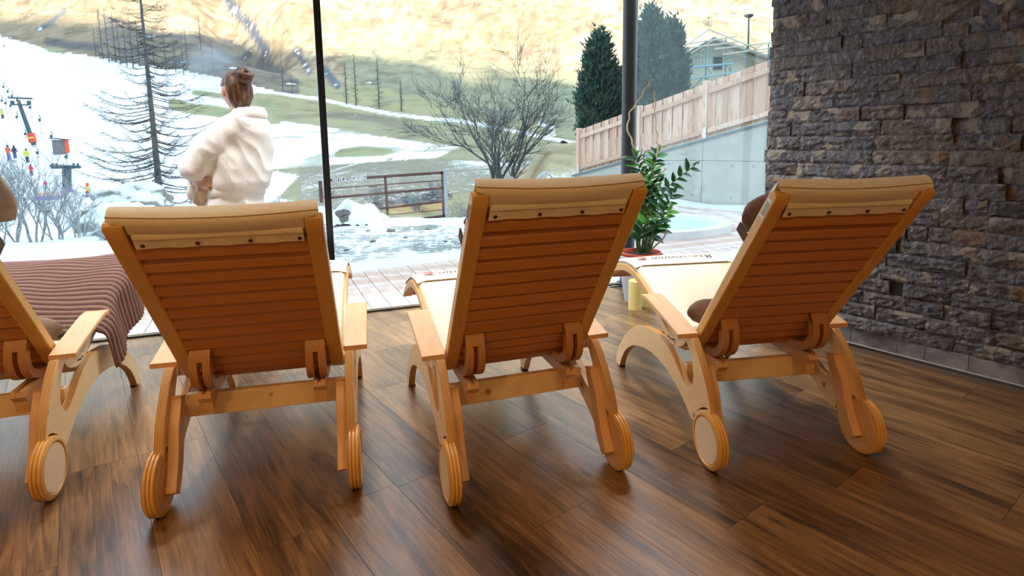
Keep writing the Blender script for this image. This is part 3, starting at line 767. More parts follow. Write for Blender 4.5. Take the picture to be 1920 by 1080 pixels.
# snow: ski slope on the left, drifted strips to the right of it
wx = (n2 - .5) * 30
slope = inpoly([(-2000, 30), (-900, 55), (0, 68), (60, 84), (100, 95), (190, 109), (250, 121), (330, 130), (420, 148), (520, 172), (470, 176), (430, 184), (445, 300), (500, 318), (560, 330), (520, 372), (610, 388), (700, 420), (430, 500), (-2000, 520)])
paint(slope.astype(float), (.70, .71, .72), 1.0)
snow2 = inpoly([(400, 222), (520, 226), (600, 236), (700, 254), (860, 276), (820, 296), (700, 303), (600, 312), (500, 318), (400, 330)])
paint(snow2 * (.35 + .65 * sstep(.38, .5, n2)), (.68, .70, .71), .9)
for pl, w in (([(325, 194), (350, 203), (400, 208), (440, 216), (520, 222)], 9), ([(365, 174), (400, 178), (440, 184), (520, 200)], 4), ([(640, 290), (680, 284), (730, 290)], 9), ([(90, 93), (120, 97)], 3)):
    paint(band(pl, w, 4), (.26, .27, .15), .12)
paint(band([(500, 192), (600, 205), (700, 215)], 12, 6) * .0, (.26, .27, .15))
for pl, w in (([(470, 167), (540, 178), (600, 186), (660, 199), (735, 214), (800, 222), (870, 228), (960, 245), (1020, 258), (1100, 272)], 2.2), ([(1010, 232), (1040, 240), (1040, 252), (1020, 258)], 1.5), ([(620, 300), (720, 296), (770, 282)], 3)):
    paint(band(pl, w, 1.5), (.66, .68, .70), .9)
# river banks and scrub behind the gate
scrub = inpoly([(560, 312), (760, 300), (1000, 300), (960, 352), (560, 400)]); paint(scrub * .85, (.22, .20, .16), .46); 
stream = inpoly([(690, 345), (830, 345), (850, 372), (700, 400)]); paint(stream * sstep(.45, .55, n3), (.05, .06, .07), .35)
paint(inpoly([(720, 385), (840, 378), (830, 396), (730, 400)]) * .8, (.48, .28, .12), .3)
# mound on the right
mound = ((UU > .0) & (YY > 11) & (YY < 36)) | ((UU > .13) & (YY > 11) & (YY < 70)); paint(mound * 1.0, (.42, .34, .20), .30); paint(mound * sstep(.5, .62, n4) * .4, (.24, .2, .13))
paint(mound * (1 - sstep(13, 17, YY)), (.5, .45, .36), .55)
# frosted gravel beside the terrace, plain snow to the left
near = (YY < 11.5) & (UU > -.62)
paint(near * 1.0, (.34, .35, .34), .52); paint(near * sstep(.52, .6, n4) * .8, (.20, .22, .21), .42)
paint(((YY < 14) & (UU <= -.55)) * 1.0, (.68, .69, .70), .9)
edge_s = 1 - sstep(.25, .7, np.abs((XX - -1.56) * -.5 + (YY - 5.35) * .866 - .25)); paint(edge_s * (YY < 9), (.68, .70, .71), .88)
paint(((YY > 9.6) & (YY < 12.5) & (UU > -.4)) * .7, (.67, .68, .70), .75)
me = bpy.data.meshes.new('mountain_valley')
vs = np.stack([XX, YY, ZZ], -1).reshape(-1, 3)
idx = np.arange(NU * NY).reshape(NY, NU); q = np.stack([idx[:-1, :-1], idx[:-1, 1:], idx[1:, 1:], idx[1:, :-1]], -1).reshape(-1, 4)
me.vertices.add(len(vs)); me.vertices.foreach_set('co', vs.ravel())
me.loops.add(q.size); me.loops.foreach_set('vertex_index', q.ravel().astype(np.int32))
me.polygons.add(len(q)); me.polygons.foreach_set('loop_start', np.arange(0, q.size, 4, dtype=np.int32)); me.polygons.foreach_set('use_smooth', np.ones(len(q), bool))
me.update(calc_edges=True)
ca = me.color_attributes.new('ground', 'FLOAT_COLOR', 'POINT'); rgba = np.concatenate([C.reshape(-1, 3), FR.reshape(-1, 1)], 1); ca.data.foreach_set('color', rgba.ravel())
def terrain_mat():
    m = NT('alpine_ground'); at_ = m.node('ShaderNodeAttribute', attribute_name='ground'); tc = m.node('ShaderNodeTexCoord'); P = tc.outputs['Object']
    n = m.noise(P, 2.2, 9, .72); nb = m.noise(P, .12, 6, .65)
    # finer grains close by, coarser far away: pick by how far the ground lies from the terrace
    ln = m.node('ShaderNodeVectorMath', operation='LENGTH'); m.link(P, ln.inputs[0])
    near = m.ramp(m.math('DIVIDE', ln.outputs['Value'], 120), [(.15, (1, 1, 1)), (.7, (0, 0, 0))])
    nn = m.mix(near, nb, n)
    c = m.mix(1, at_.outputs['Color'], m.ramp(nn, [(.32, (.55, .55, .58)), (.5, (1, 1, 1)), (.68, (1.0, 1.0, 1.0))]), 'MULTIPLY')
    n5 = m.noise(P, 9, 8, .7)
    sn = m.mix(near, nb, m.mix(.5, n, n5))
    th = m.math('SUBTRACT', m.math('MULTIPLY_ADD', at_.outputs['Alpha'], .46, .28), sn)
    fac = m.math('MULTIPLY', m.math('GREATER_THAN', th, 0), 1)
    sm = m.node('ShaderNodeMapRange', interpolation_type='SMOOTHSTEP'); m.link(th, sm.inputs[0]); sm.inputs[1].default_value = -.015; sm.inputs[2].default_value = .03
    c = m.mix(sm.outputs[0], c, (.70, .71, .72))
    m.base(c); m.rough(.85); m.b.inputs['Specular IOR Level'].default_value = .2
    bp = m.node('ShaderNodeBump', i_Strength=.6, i_Distance=.05); m.link(m.mix(.5, n, n5), bp.inputs['Height']); m.link(bp.outputs[0], m.b.inputs['Normal'])
    return m.mat
MAT['terrain'] = terrain_mat(); me.materials.append(MAT['terrain'])
ter = bpy.data.objects.new('mountain_valley', me); col.objects.link(ter); tag(ter, kind='structure')
# the range on the far side of the valley, behind the building: it keeps the village in shade
bnd = [(-700, 20), (0, 36), (110, 44), (200, 50), (260, 48), (330, 66), (430, 74), (500, 92), (600, 100), (700, 110), (800, 120), (900, 132), (980, 146), (1050, 158), (1090, 164), (1300, 190), (1700, 215), (2600, 240)]
crest = []
for px, py in bnd:
    g = ground_at(px, py); t = (g.y + 420) / SUN_DIR.y; crest.append(g - SUN_DIR * t)
crest.sort(key=lambda p: p.x); rg = MB()
crest = [crest[0] + Vector((-600, 0, 60))] + crest + [crest[-1] + Vector((700, 0, -10))]
dense = []
for a, b in zip(crest, crest[1:]):
    for k in range(6): dense.append(a.lerp(b, k / 6))
dense.append(crest[-1])
rows = []
for t, dy in ((0, 330), (.45, 170), (.8, 60), (1, 0), (.8, -60), (.45, -170), (0, -330)):
    rows.append([Vector((p.x, p.y + dy, -40 + (p.z + 40) * t + (mnoise.noise(Vector((p.x / 40, dy / 40, 1))) * 8 if t != 1 else mnoise.noise(Vector((p.x / 9, 0, 0))) * 1.2))) for p in dense])
rg.grid(rows); MAT['dark_rock'] = plain('dark_grey_rock', (.16, .15, .14), .9)  # one even dark grey, shared with the loose stones
tag(rg.build('opposite_mountain', MAT['dark_rock'], smooth=True, sharp=180), kind='structure')

# ================================================================== TERRACE, POOL, CONCRETE WALL, FENCE
def deckwood():
    m = NT('weathered_red_deck'); v = m.coord('Object', (1, 14, 8), rnd=True); n = m.noise(v, 3, 6, .6); v2 = m.coord('Object', (1, 1, 1), rnd=False); f = m.noise(v2, 1.6, 4, .6, .8)
    c = m.ramp(n, [(.3, (.46, .29, .24)), (.7, (.60, .42, .35))]); c = m.mix(m.ramp(f, [(.40, (0, 0, 0)), (.58, (1, 1, 1))]), c, (.74, .68, .66))
    m.base(c); m.rough(.65); return m.mat
MAT['deck'] = deckwood()
DA = math.radians(-23.6); DD = Vector((math.sin(DA), math.cos(DA), 0)); DN = Vector((DD.y, -DD.x, 0))
def outer_y(x): return 5.35 + .577 * (x + 1.56)
terrace = empty('terrace', (0, 5, -.05)); terrace['kind'] = 'structure'
e0, en = Vector((-1.56, 5.35, 0)), Vector((-.5, .866, 0))
BWD = .1465; g = .0025; ndk = 0; ends = MB()
k0 = int(-4.2 / BWD)
for k in range(-26, 78):
    t0 = .837 - BWD * 0 + k * BWD
    P = [tuple((DN * a + DD * b)[:2]) for a, b in ((t0 + g, -3), (t0 + BWD - g, -3), (t0 + BWD - g, 20), (t0 + g, 20))]
    s_out = sill(0) + SY * .03
    P = clip_poly(P, s_out, -SY) if (t0 * DN).x < 6.9 else P
    P = clip_poly(P, (0, 2.5), (0, -1))
    if len(P) > 2:
        if t0 < 5.4: P = clip_poly(P, (e0.x, e0.y), (en.x, en.y))
        else: P = clip_poly(P, (3.3, 10.72), (WN.x, WN.y))
    if len(P) > 2 and t0 < 5.4 and t0 > 2.2: pass
    if len(P) < 3: continue
    L = max(Vector((*p, 0)).dot(DD) for p in P); l0 = min(Vector((*p, 0)).dot(DD) for p in P)
    cuts = [l0 - 1] + [l0 + ((k * .37) % 1) * 2 + j * 2.4 for j in range(1, 4)] + [L + 1]
    for ca_, cb_ in zip(cuts, cuts[1:]):
        Q = clip_poly(P, tuple((DD * (ca_ + .003))[:2]), tuple((-DD)[:2]))
        if len(Q) > 2: Q = clip_poly(Q, tuple((DD * (cb_ - .003))[:2]), tuple(DD[:2]))
        if len(Q) < 3: continue
        c = Vector((sum(p[0] for p in Q) / len(Q), sum(p[1] for p in Q) / len(Q), 0)); Rm = rotz(DA * 1 + 0); n_ = len(Q)
        ang = math.atan2(DD.y, DD.x); Rm = rotz(-ang); l2 = [Rm @ (Vector((p[0], p[1], 0)) - c) for p in Q]
        zo = random.uniform(-.0015, .0015)
        b = MB().add([(p.x, p.y, .0) for p in l2] + [(p.x, p.y, -.024) for p in l2], [tuple(range(n_)), tuple(range(n_, 2 * n_))[::-1]] + [(i, (i + 1) % n_, n_ + (i + 1) % n_, n_ + i) for i in range(n_)])
        if ndk < 290: o = b.build('deck_board', MAT['deck'], terrace, bevel=.001); o.location = c + Vector((0, -5, .03 + zo)); o.rotation_euler = (0, 0, ang); ndk += 1
sub = MB().add([(-4.4, 2.7, -.075), (6, 6.2, -.075), (6, 9, -.075), (3.0, 10.9, -.075), (1.2, 6.7, -.075), (-3.6, 4.1, -.075)], [(0, 1, 2, 3, 4, 5)])
o = sub.build('deck_frame', plain('dark_joists', (.05, .04, .035), .9), terrace); o.location = (0, -5, .05)
# paved surround to the right: reddish wet paving around the pool is the same decking; pool with pale rim
PC = Vector((1.62, 7.85, 0)); PA, PB = 1.36, 1.02
pool = empty('whirlpool', (PC.x, PC.y, -.05), 0, 'low oval outdoor pool with pale rim and light blue water on the terrace', 'pool')
MAT['pool'] = plain('pale_pool_stone', (.70, .70, .70), .5, 0, 6, .06)
rim = MB(); rings = []
for f, z in ((1.0, 0), (1.0, .125), (.985, .135), (.90, .135), (.885, .125), (.87, .03)):
    rings.append([(PA * f * math.cos(a), PB * f * math.sin(a), z) for a in [2 * PI * k / 64 for k in range(64)]])
rim.loft(rings, cap=False).build('rim', MAT['pool'], pool, smooth=True, sharp=50)
def water():
    m = NT('pool_water'); n = m.noise(m.coord(), 5, 3); m.base((.60, .80, .84)); m.rough(.05); m.b.inputs['Specular IOR Level'].default_value = .5; m.bump(n, .15, .02); return m.mat
MAT['water'] = water()
MB().add([(PA * .9 * math.cos(a), PB * .9 * math.sin(a), .105) for a in [2 * PI * k / 64 for k in range(64)]], [tuple(range(64))]).build('water', MAT['water'], pool)
hr = empty('pool_handrail', tuple(at(1012, 350, 9.0)), 0, 'curved chrome handrail arching up beside the outdoor pool', 'handrail')
hb = at(1006, 352, 9.0); hb.z = -.03; hr.location = hb; pz = at(1024, 324, 9.0).z + .03
MB().tube(spline([(0, 0, 0), (0, 0, pz - .22), (.03, 0, pz - .08), (.13, .0, pz), (.24, -.02, pz - .07), (.34, -.05, pz - .28), (.5, -.08, .05)], 6), .019, 10).build('tube', MAT['steel'], hr, smooth=True)
MB().lathe([(.04, 0), (.04, .012)], (0, 0, 0), n=16).build('flange', MAT['steel'], hr)
# concrete retaining wall -------------------------------------------
CW0 = Vector((3.3, 10.75, 0))
def cwp(t, n, z): return CW0 + WD * t + WN * n + Vector((0, 0, z))
def cw_top(t): return .42 + (3.02 - t) / 4.58 * 1.05
def concrete():
    m = NT('concrete'); v = m.coord(); n = m.noise(v, 2.2, 6, .6); s = m.noise(v, 40, 3, .6)
    c = m.ramp(n, [(.3, (.42, .42, .385)), (.7, (.51, .50, .45))]); c = m.mix(m.ramp(s, [(.70, (0, 0, 0)), (.76, (1, 1, 1))]), c, (.22, .23, .23)); m.base(c); m.rough(.8); m.bump(s, .15, .005); return m.mat
MAT['concrete'] = concrete(); MAT['coping'] = plain('zinc_coping', (.16, .20, .23), .45, .4)
cw = empty('retaining_wall', tuple(cwp(0, 0, -.1)), 0, 'pale concrete retaining wall with sloping top under the board fence', 'wall')
def cwbox(t0, t1, n0, n1, zf0, zf1, name, mat, parent, bevel=0):
    vs = [cwp(t, n_, zf(t)) for t in (t0, t1) for n_ in (n0, n1) for zf in (zf0, zf1)]; m = MB()
    m.add(vs, [(0, 1, 3, 2), (4, 6, 7, 5), (0, 4, 5, 1), (2, 3, 7, 6), (0, 2, 6, 4), (1, 5, 7, 3)])
    org = parent.location; return m.build(name, mat, parent, bevel=bevel) , org
def put(res):
    o, org = res; o.location = -Vector(org); return o
js = [3.10, 1.35, -.30, -2.0, -4.0]
for a, b in zip(js, js[1:]):
    lo_t, hi_t = b + .004, a - .004
    put(cwbox(lo_t, hi_t, 0, .25, lambda t: -.2, lambda t: min(.80, cw_top(t) - .03), 'wall_panel', MAT['concrete'], cw, .002))
    if cw_top(lo_t) > .86:
        tt = min(hi_t, 3.02 - (.83 - .42) / 1.05 * 4.58)
        put(cwbox(lo_t, tt, 0.001, .25, lambda t: .806, lambda t: max(.807, cw_top(t) - .03), 'wall_panel', MAT['concrete'], cw, .001))
put(cwbox(-4.0, 3.16, -.03, .28, lambda t: cw_top(t) - .03, lambda t: cw_top(t) + .012, 'coping', MAT['coping'], cw))
for t in (2.7, 2.0, 1.15, .45, -.1, -.9, -1.3):
    for z in (.16, .72):
        if z < cw_top(t) - .12:
            m = MB(); rr = []
            for r, n_ in ((.030, -.002), (.030, .001), (.018, .001), (.018, -.0005)):
                rr.append([cwp(t, n_ - .002, z) + WD * (r * math.cos(a)) + Vector((0, 0, r * math.sin(a))) for a in [2 * PI * k / 14 for k in range(14)]])
            o = m.loft(rr, cap=True).build('tie_hole', plain('tie_hole_cap', (.33, .36, .37), .7) if 'tie' not in MAT else MAT['tie'], cw); o.location = -Vector(cw.location); MAT.setdefault('tie', o.data.materials[0])
sb = empty('snow_drift', tuple(cwp(0, -.3, -.03)), 0, 'thin snow drift along the foot of the concrete wall', 'snow')
sb['kind'] = 'stuff'
dr = MB(); P = []
for i in range(40):
    t = -3.5 + i * .17; P.append([cwp(t, -.015 - j * .11, -.03 + .11 * (1 - j / 4) ** 1.5 * (.7 + .5 * mnoise.noise(Vector((t, j, 0))))) - Vector(sb.location) for j in range(5)])
MAT['snow'] = plain('snow', (.70, .71, .72), .6, 0, 12, .03, .3)
dr.grid(P).build('drift', MAT['snow'], sb, smooth=True, sharp=180)
# larch board fence on the wall
def fencewood():
    m = NT('larch_boards'); v = m.coord('Object', (30, 30, 3), rnd=True); n = m.noise(v, 1, 5, .6)
    oi = m.node('ShaderNodeObjectInfo'); c = m.ramp(oi.outputs['Random'], [(0, (.62, .38, .27)), (.5, (.74, .47, .34)), (1, (.82, .58, .44))])
    c = m.mix(m.ramp(n, [(.35, (1, 1, 1)), (.5, (0, 0, 0))]), c, (.52, .33, .24)); m.base(c); m.rough(.65); return m.mat
MAT['larch_board'] = fencewood()
fence = empty('board_fence', tuple(cwp(1, .1, cw_top(1))), 0, 'pale larch board fence climbing along the concrete wall', 'fence')
def fbox(t0, t1, n0, n1, zf0, zf1, name, mat=None): return put(cwbox(t0, t1, n0, n1, zf0, zf1, name, mat or MAT['larch_board'], fence, .003))
FH = 1.02; posts = [3.02, 1.26, -.286, -1.95, -3.6]
for t in posts:
    fbox(t - .05, t + .05, .03, .13, lambda t_: cw_top(t) + .01, lambda t_: cw_top(t) + FH + .03, 'post')
    fbox(t - .055, t - .04 + .04, .015, .03, lambda t_: cw_top(t) - .12, lambda t_: cw_top(t) + .22, 'post_bracket', MAT['steel'])
t = 2.95; k = 0
while t > -3.9:
    if min(abs(t - .055 - p) for p in posts) > .085:
        n0 = .092 if k % 2 == 0 else .112
        fbox(t - .115, t - .003, n0, n0 + .018, lambda t_: cw_top(t_) + .05, lambda t_: cw_top(t_) + FH - .01 + (.008 if k % 2 else 0), 'board')
    t -= .118; k += 1
for a, b in zip(posts, posts[1:]):
    for z in (.10, .80):
        fbox(b + .05, a - .05, .05, .088, lambda t_: cw_top(t_) + z, lambda t_: cw_top(t_) + z + .085, 'rail')
# ================================================================== TREES
def bark(name, a, b): return plain(name, a, .9, 0, 14, .35, .3)
MAT['bark_grey'] = plain('grey_bark', (.12, .13, .14), .9, 0, 20, .4, .3)
MAT['bark_frost'] = plain('frosted_twigs', (.42, .45, .47), .9, 0, 9, .3)
MAT['bark_dark'] = plain('dark_larch_bark', (.055, .06, .065), .9, 0, 20, .4)
MAT['bark_far'] = plain('distant_larch', (.10, .11, .13), .9)
def grow(mb, p, d, r, L, depth, rng, spread=.55, up=.15, nseg=4, n=4, twig=.35, minr=.004, kids_=(2, 4), shrink=.68):
    pts = [p]; rr = [r]; dirs = [d]
    for i in range(nseg):
        d = (d + Vector((rng.gauss(0, .12), rng.gauss(0, .12), rng.gauss(0, .08) + up * .25))).normalized()
        p = p + d * (L / nseg); pts.append(p); rr.append(max(minr * .6, r * (1 - .45 * (i + 1) / nseg))); dirs.append(d)
    mb.tube(pts, rr, max(3, n), cap=False)
    if depth <= 0: return
    k = rng.randint(*kids_)
    for j in range(k):
        t = rng.uniform(.35, 1.0) if j else 1.0; i = min(nseg, max(1, int(t * nseg)))
        a = Vector((rng.gauss(0, 1), rng.gauss(0, 1), rng.gauss(0, .5))); a = (a - dirs[i] * a.dot(dirs[i])).normalized()
        nd = (dirs[i] + a * spread * rng.uniform(.6, 1.3)).normalized()
        grow(mb, pts[i], nd, max(minr, rr[i] * .72), L * shrink * rng.uniform(.8, 1.15), depth - 1, rng, spread, up, max(2, nseg - 1), max(3, n - 1), twig, minr, kids_, shrink)
def larch(h, r, nb, seed, mat, twigs=True, droop=.18, blen=.27, n=8, dense=1.0, low=.04, minb=.006):
    rng = random.Random(seed); t = MB(); pts = [Vector((.02 * h * mnoise.noise(Vector((seed, k / 3, 0))) * .4, 0, h * k / 12 - .15)) for k in range(13)]
    t.tube(pts, [r * (1 - .93 * (k / 12) ** 1.05) + .006 for k in range(13)], n)
    b = MB()
    for i in range(nb):
        f = low + (1 - low) * (i + rng.random()) / nb; z = h * f; az = rng.uniform(0, 2 * PI)
        L = h * blen * (1 - f) ** .75 * rng.uniform(.75, 1.15) + .1; d = Vector((math.cos(az), math.sin(az), 0)); q = []
        for k in range(7):
            s = k / 6; q.append(Vector((0, 0, z)) + d * L * s + Vector((0, 0, -droop * L * math.sin(s * PI * .8) + L * .16 * s ** 3)))
        br = max(minb, r * .20 * (1 - f) + .004); b.tube(q, [br * (1 - .8 * k / 6) for k in range(7)], 3, cap=False)
        if twigs:
            for k in range(int(L * 16 * dense)):
                s = rng.uniform(.15, 1); i0 = min(5, int(s * 6)); p = q[i0].lerp(q[i0 + 1], s * 6 - i0)
                side = Vector((-d.y, d.x, 0)) * rng.choice((-1, 1)); td = (d * .7 + side * rng.uniform(.3, 1) + Vector((0, 0, rng.uniform(-.55, .25)))).normalized(); tl = rng.uniform(.08, .30) * (L / 1.6) ** .4
                m_ = p + td * tl * .5 + Vector((0, 0, -.01)); e = p + td * tl + Vector((0, 0, rng.uniform(0, .07)))
                b.tube([p, m_, e], [.0052, .004, .0022], 3, cap=False)
    return t, b
def plant_tree(name, loc, tb, mats, label, cat, group=None):
    root = empty(name, tuple(loc), random.uniform(0, 6), label, cat, group)
    tb[0].build('trunk', mats[0], root, smooth=True); tb[1].build('branches', mats[1], root); return root
L0 = ground_at(303, 402, 15); L0 = at(303, 398, 19.0); L0.z = hz(L0.x, L0.y)
plant_tree('larch', L0, larch(8.3, .115, 170, 5, None, blen=.275, dense=1.7, droop=.12), (MAT['bark_grey'], MAT['bark_dark']), 'tall bare larch with drooping branches, the nearest tree left of the woman', 'tree')
# distant larches
for i, (px, py, top) in enumerate([(650, 196, 118), (668, 199, 104), (711, 204, 112), (753, 210, 152)]):
    g = ground_at(px, py, 50); h = (py - top) * g.y / F
    plant_tree('larch', g, larch(h, .0011 * g.y, 90, 20 + i, None, blen=.13, dense=.0, n=5, minb=.00042 * g.y), (MAT['bark_far'], MAT['bark_far']), ['slender bare larch, leftmost of four standing along the valley road', 'taller bare larch, second of four along the valley road', 'bare larch standing alone, third of four along the valley road', 'smallest bare larch, rightmost of four along the valley road'][i], 'tree')
proto = []
for k in range(4): proto.append(larch(12, .13, 60, 60 + k, None, blen=.11, dense=.0, n=5, low=.25, minb=.045))
far_trees = []
far_protos = [plant_tree('larch', (0, 0, 0), p, (MAT['bark_far'], MAT['bark_far']), 'bare larch in the thin wood along the top edge of the ski slope', 'tree', 'bare larches above the ski slope') for p in proto]
spots = [(193, 112, 90), (205, 118, 95), (218, 118, 92), (226, 120, 80), (238, 124, 86), (250, 128, 100), (262, 124, 80), (290, 130, 70), (312, 133, 75), (330, 136, 60), (345, 142, 70), (380, 128, 95), (400, 134, 60), (531, 172, 75), (548, 176, 40), (365, 146, 40), (352, 128, 70), (180, 108, 60)]
for i, (px, py, hp) in enumerate(spots):
    g = ground_at(px, py, 50); o = far_protos[i] if i < 4 else copy_tree(far_protos[i % 4]); o.location = g; s = hp * g.y / F / 12; o.scale = (s, s, s); o.rotation_euler = (0, 0, i * 1.7); far_trees.append((px, o))
ORD = ['first', 'second', 'third', 'fourth', 'fifth', 'sixth', 'seventh', 'eighth', 'ninth', 'tenth', 'eleventh', 'twelfth', 'thirteenth', 'fourteenth', 'fifteenth', 'sixteenth', 'seventeenth', 'eighteenth']
for i, (px, o) in enumerate(sorted(far_trees, key=lambda a: a[0])): o['label'] = 'bare larch in the wood above the ski slope, %s from the left' % ORD[i]
for i, (px, py, hp) in enumerate([(716, 320, 48), (733, 318, 58)]):
    g = at(px, 345, 26); g.z = hz(g.x, g.y)
    plant_tree('sapling', g, larch(2.1 - .2 * i, .02, 26, 90 + i, None, blen=.16, dense=.3, n=4), (MAT['bark_frost'], MAT['bark_frost']), ['thin frosted sapling behind the brown gate, the left one of two', 'thin frosted sapling behind the brown gate, the right one of two'][i], 'tree')
# big alder with several stems
def alder(h, seed, stems, mat, name, loc, label, cat='tree', group=None, depth=4, r0=.085, spread=.5, up=.25, lean=.16, kids_=(3, 4), minr=.008, shrink=.7):
    rng = random.Random(seed); root = empty(name, tuple(loc), 0, label, cat, group)
    t = MB()
    for s in range(stems):
        a = 2 * PI * s / stems + rng.uniform(-.4, .4); d = Vector((math.cos(a) * lean, math.sin(a) * lean, 1)).normalized(); p0 = Vector((math.cos(a) * r0 * 1.5, math.sin(a) * r0 * 1.5, -.2))
        grow(t, p0, d, r0 * rng.uniform(.75, 1.1), h * .42, depth, rng, spread, up, 5, 6, .3, minr, kids_, shrink)
    t.build('stems', mat, root, smooth=True); return root
g = at(945, 350, 19.5); g.z = hz(g.x, g.y)
alder(5.6, 12, 3, MAT['bark_grey'], 'alder', g, 'large bare many-stemmed tree between the gate and the concrete wall', depth=5, r0=.12, lean=.15, spread=.55, up=.16, kids_=(3, 4), minr=.007, shrink=.72)
for i, (px, y, h, sd, lab) in enumerate([(30, 8.6, 1.75, 31, 'bare frosted bush at the far left edge, its stems leaning apart'), (70, 9.4, 1.9, 32, 'bare frosted bush with several upright stems, second from the left'), (112, 10.3, 1.6, 33, 'bare frosted bush with two crossing stems, left of the boulders'), (152, 11, 1.45, 34, 'smaller bare frosted bush right in front of the boulders'), (-25, 9.0, 1.8, 35, 'bare frosted bush cut by the left edge of the frame'), (215, 10.2, .7, 36, 'low frosted thicket at the foot of the boulders')]):
    g = at(px, 470, y); g.z = hz(g.x, g.y)
    alder(h, sd, 3 if i != 5 else 6, MAT['bark_frost'] if i in (3, 5) else MAT['bark_tw'] if 'bark_tw' in MAT else MAT.setdefault('bark_tw', plain('frosted_bark', (.27, .30, .32), .9, 0, 15, .4)), 'bush', g, lab, 'bush', depth=4, r0=.024, lean=.28, spread=.55, up=.35, kids_=(3, 4), minr=.003, shrink=.66)
for i, (px, y, h, lab) in enumerate([(560, 17, 1.0, 'low frosted scrub right of the woman, left of the window bar'), (640, 22, 1.1, 'frosted scrub behind the left end of the gate'), (700, 26, 1.0, 'snow-dusted scrub above the white tarpaulin'), (780, 24, 1.3, 'frosted scrub behind the right half of the gate'), (850, 17, 1.5, 'grey frosted thicket right of the gate post'), (885, 20, 1.7, 'tall grey thicket at the foot of the many-stemmed tree'), (820, 28, 1.3, 'pale scrub on the far river bank'), (905, 15, 1.0, 'short frosted scrub in front of the many-stemmed tree'), (525, 24, 1.1, 'pale scrub just right of the white bathrobe'), (610, 30, 1.0, 'far scrub behind the window bar'), (980, 40, 1.0, 'small bare shrub right of the many-stemmed tree')]):
    g = at(px, 350, y); g.z = hz(g.x, g.y)
    alder(h, 70 + i, 7, MAT['bark_frost'], 'scrub', g, lab, 'bush', depth=3, r0=.022, lean=.55, spread=.6, up=.3, kids_=(3, 5), minr=.006, shrink=.62)
# dense pines ---------------------------------------------------------
def foliage():
    m = NT('pine_needles'); v = m.coord(); n = m.noise(v, 3.0, 5, .6)
    m.base(m.ramp(n, [(.3, (.018, .055, .048)), (.55, (.045, .115, .09)), (.75, (.10, .18, .12))])); m.rough(.8); return m.mat
MAT['needles'] = foliage()
def pine(loc, h, R, seed, label, n=2600, tilt=0):
    rng = random.Random(seed); root = empty('pine', tuple(loc), 0, label, 'tree')
    MB().tube([(0, 0, -.3), (0, 0, h * .5), (0, 0, h * .96)], [.14, .10, .02], 7).build('trunk', MAT['bark_dark'], root, smooth=True)
    m = MB()
    lead = [(rng.uniform(-.4, .4) * R, rng.uniform(-.4, .4) * R, rng.uniform(.78, 1.0) * h) for _ in range(7)] + [(0, 0, h)]
    nb = n // 9
    for i in range(nb):
        lx, ly, lh = rng.choice(lead); f = rng.random() ** .8; z = lh * (.02 + .98 * f); a = rng.uniform(0, 2 * PI)
        env = R * (min(1, (1.04 - f) * 2.1)) ** .8 * (.75 + .25 * min(1, f * 4)); rr = env * rng.uniform(.45, 1.0); k = max(0, (f - .6)) * 1.6
        c = Vector((math.cos(a) * rr + lx * k, math.sin(a) * rr + ly * k, z)); out = Vector((math.cos(a), math.sin(a), .9)).normalized()
        for _ in range(9):
            c2 = c + Vector((rng.gauss(0, .11), rng.gauss(0, .11), rng.gauss(0, .13))); d = (out + Vector((rng.gauss(0, .35), rng.gauss(0, .35), rng.gauss(0.2, .35)))).normalized(); L = rng.uniform(.14, .30); w = L * .22
            q = d.orthogonal().normalized() * w; q2 = d.cross(q).normalized() * w
            m.add([c2 + q, c2 - q * .5 + q2 * .87, c2 - q * .5 - q2 * .87, c2 + d * L], [(0, 1, 3), (1, 2, 3), (2, 0, 3)])
    m.build('needles', MAT['needles'], root); return root
for px, py, y, h, R, sd, lab, n in ((1122, 262, 27, 4.85, 1.0, 1, 'dense dark green pine rising behind the left part of the board fence', 9000), (1150, 262, 30, 3.5, .75, 4, 'smaller dark pine partly hidden behind the round steel column', 4000), (1219, 262, 25, 5.15, .95, 2, 'tallest dense pine just right of the round steel column', 10000), (1258, 262, 27, 4.5, .70, 3, 'narrow dense pine touching the scaffolded house on its left', 6000)):
    g = at(px, py, y); z0 = hz(g.x, g.y); top = 1.2 + (262 - {1: 72, 4: 130, 2: 24, 3: 45}[sd]) * y / F
    g.z = z0; pine(g, top - z0, R, sd, lab, n)
g = ground_at(1329, 52, 60); 
pine(g, 12 * g.y / F * 1.7, 8 * g.y / F, 9, 'tiny dark conifer on the hillside above the scaffold peak', 500)

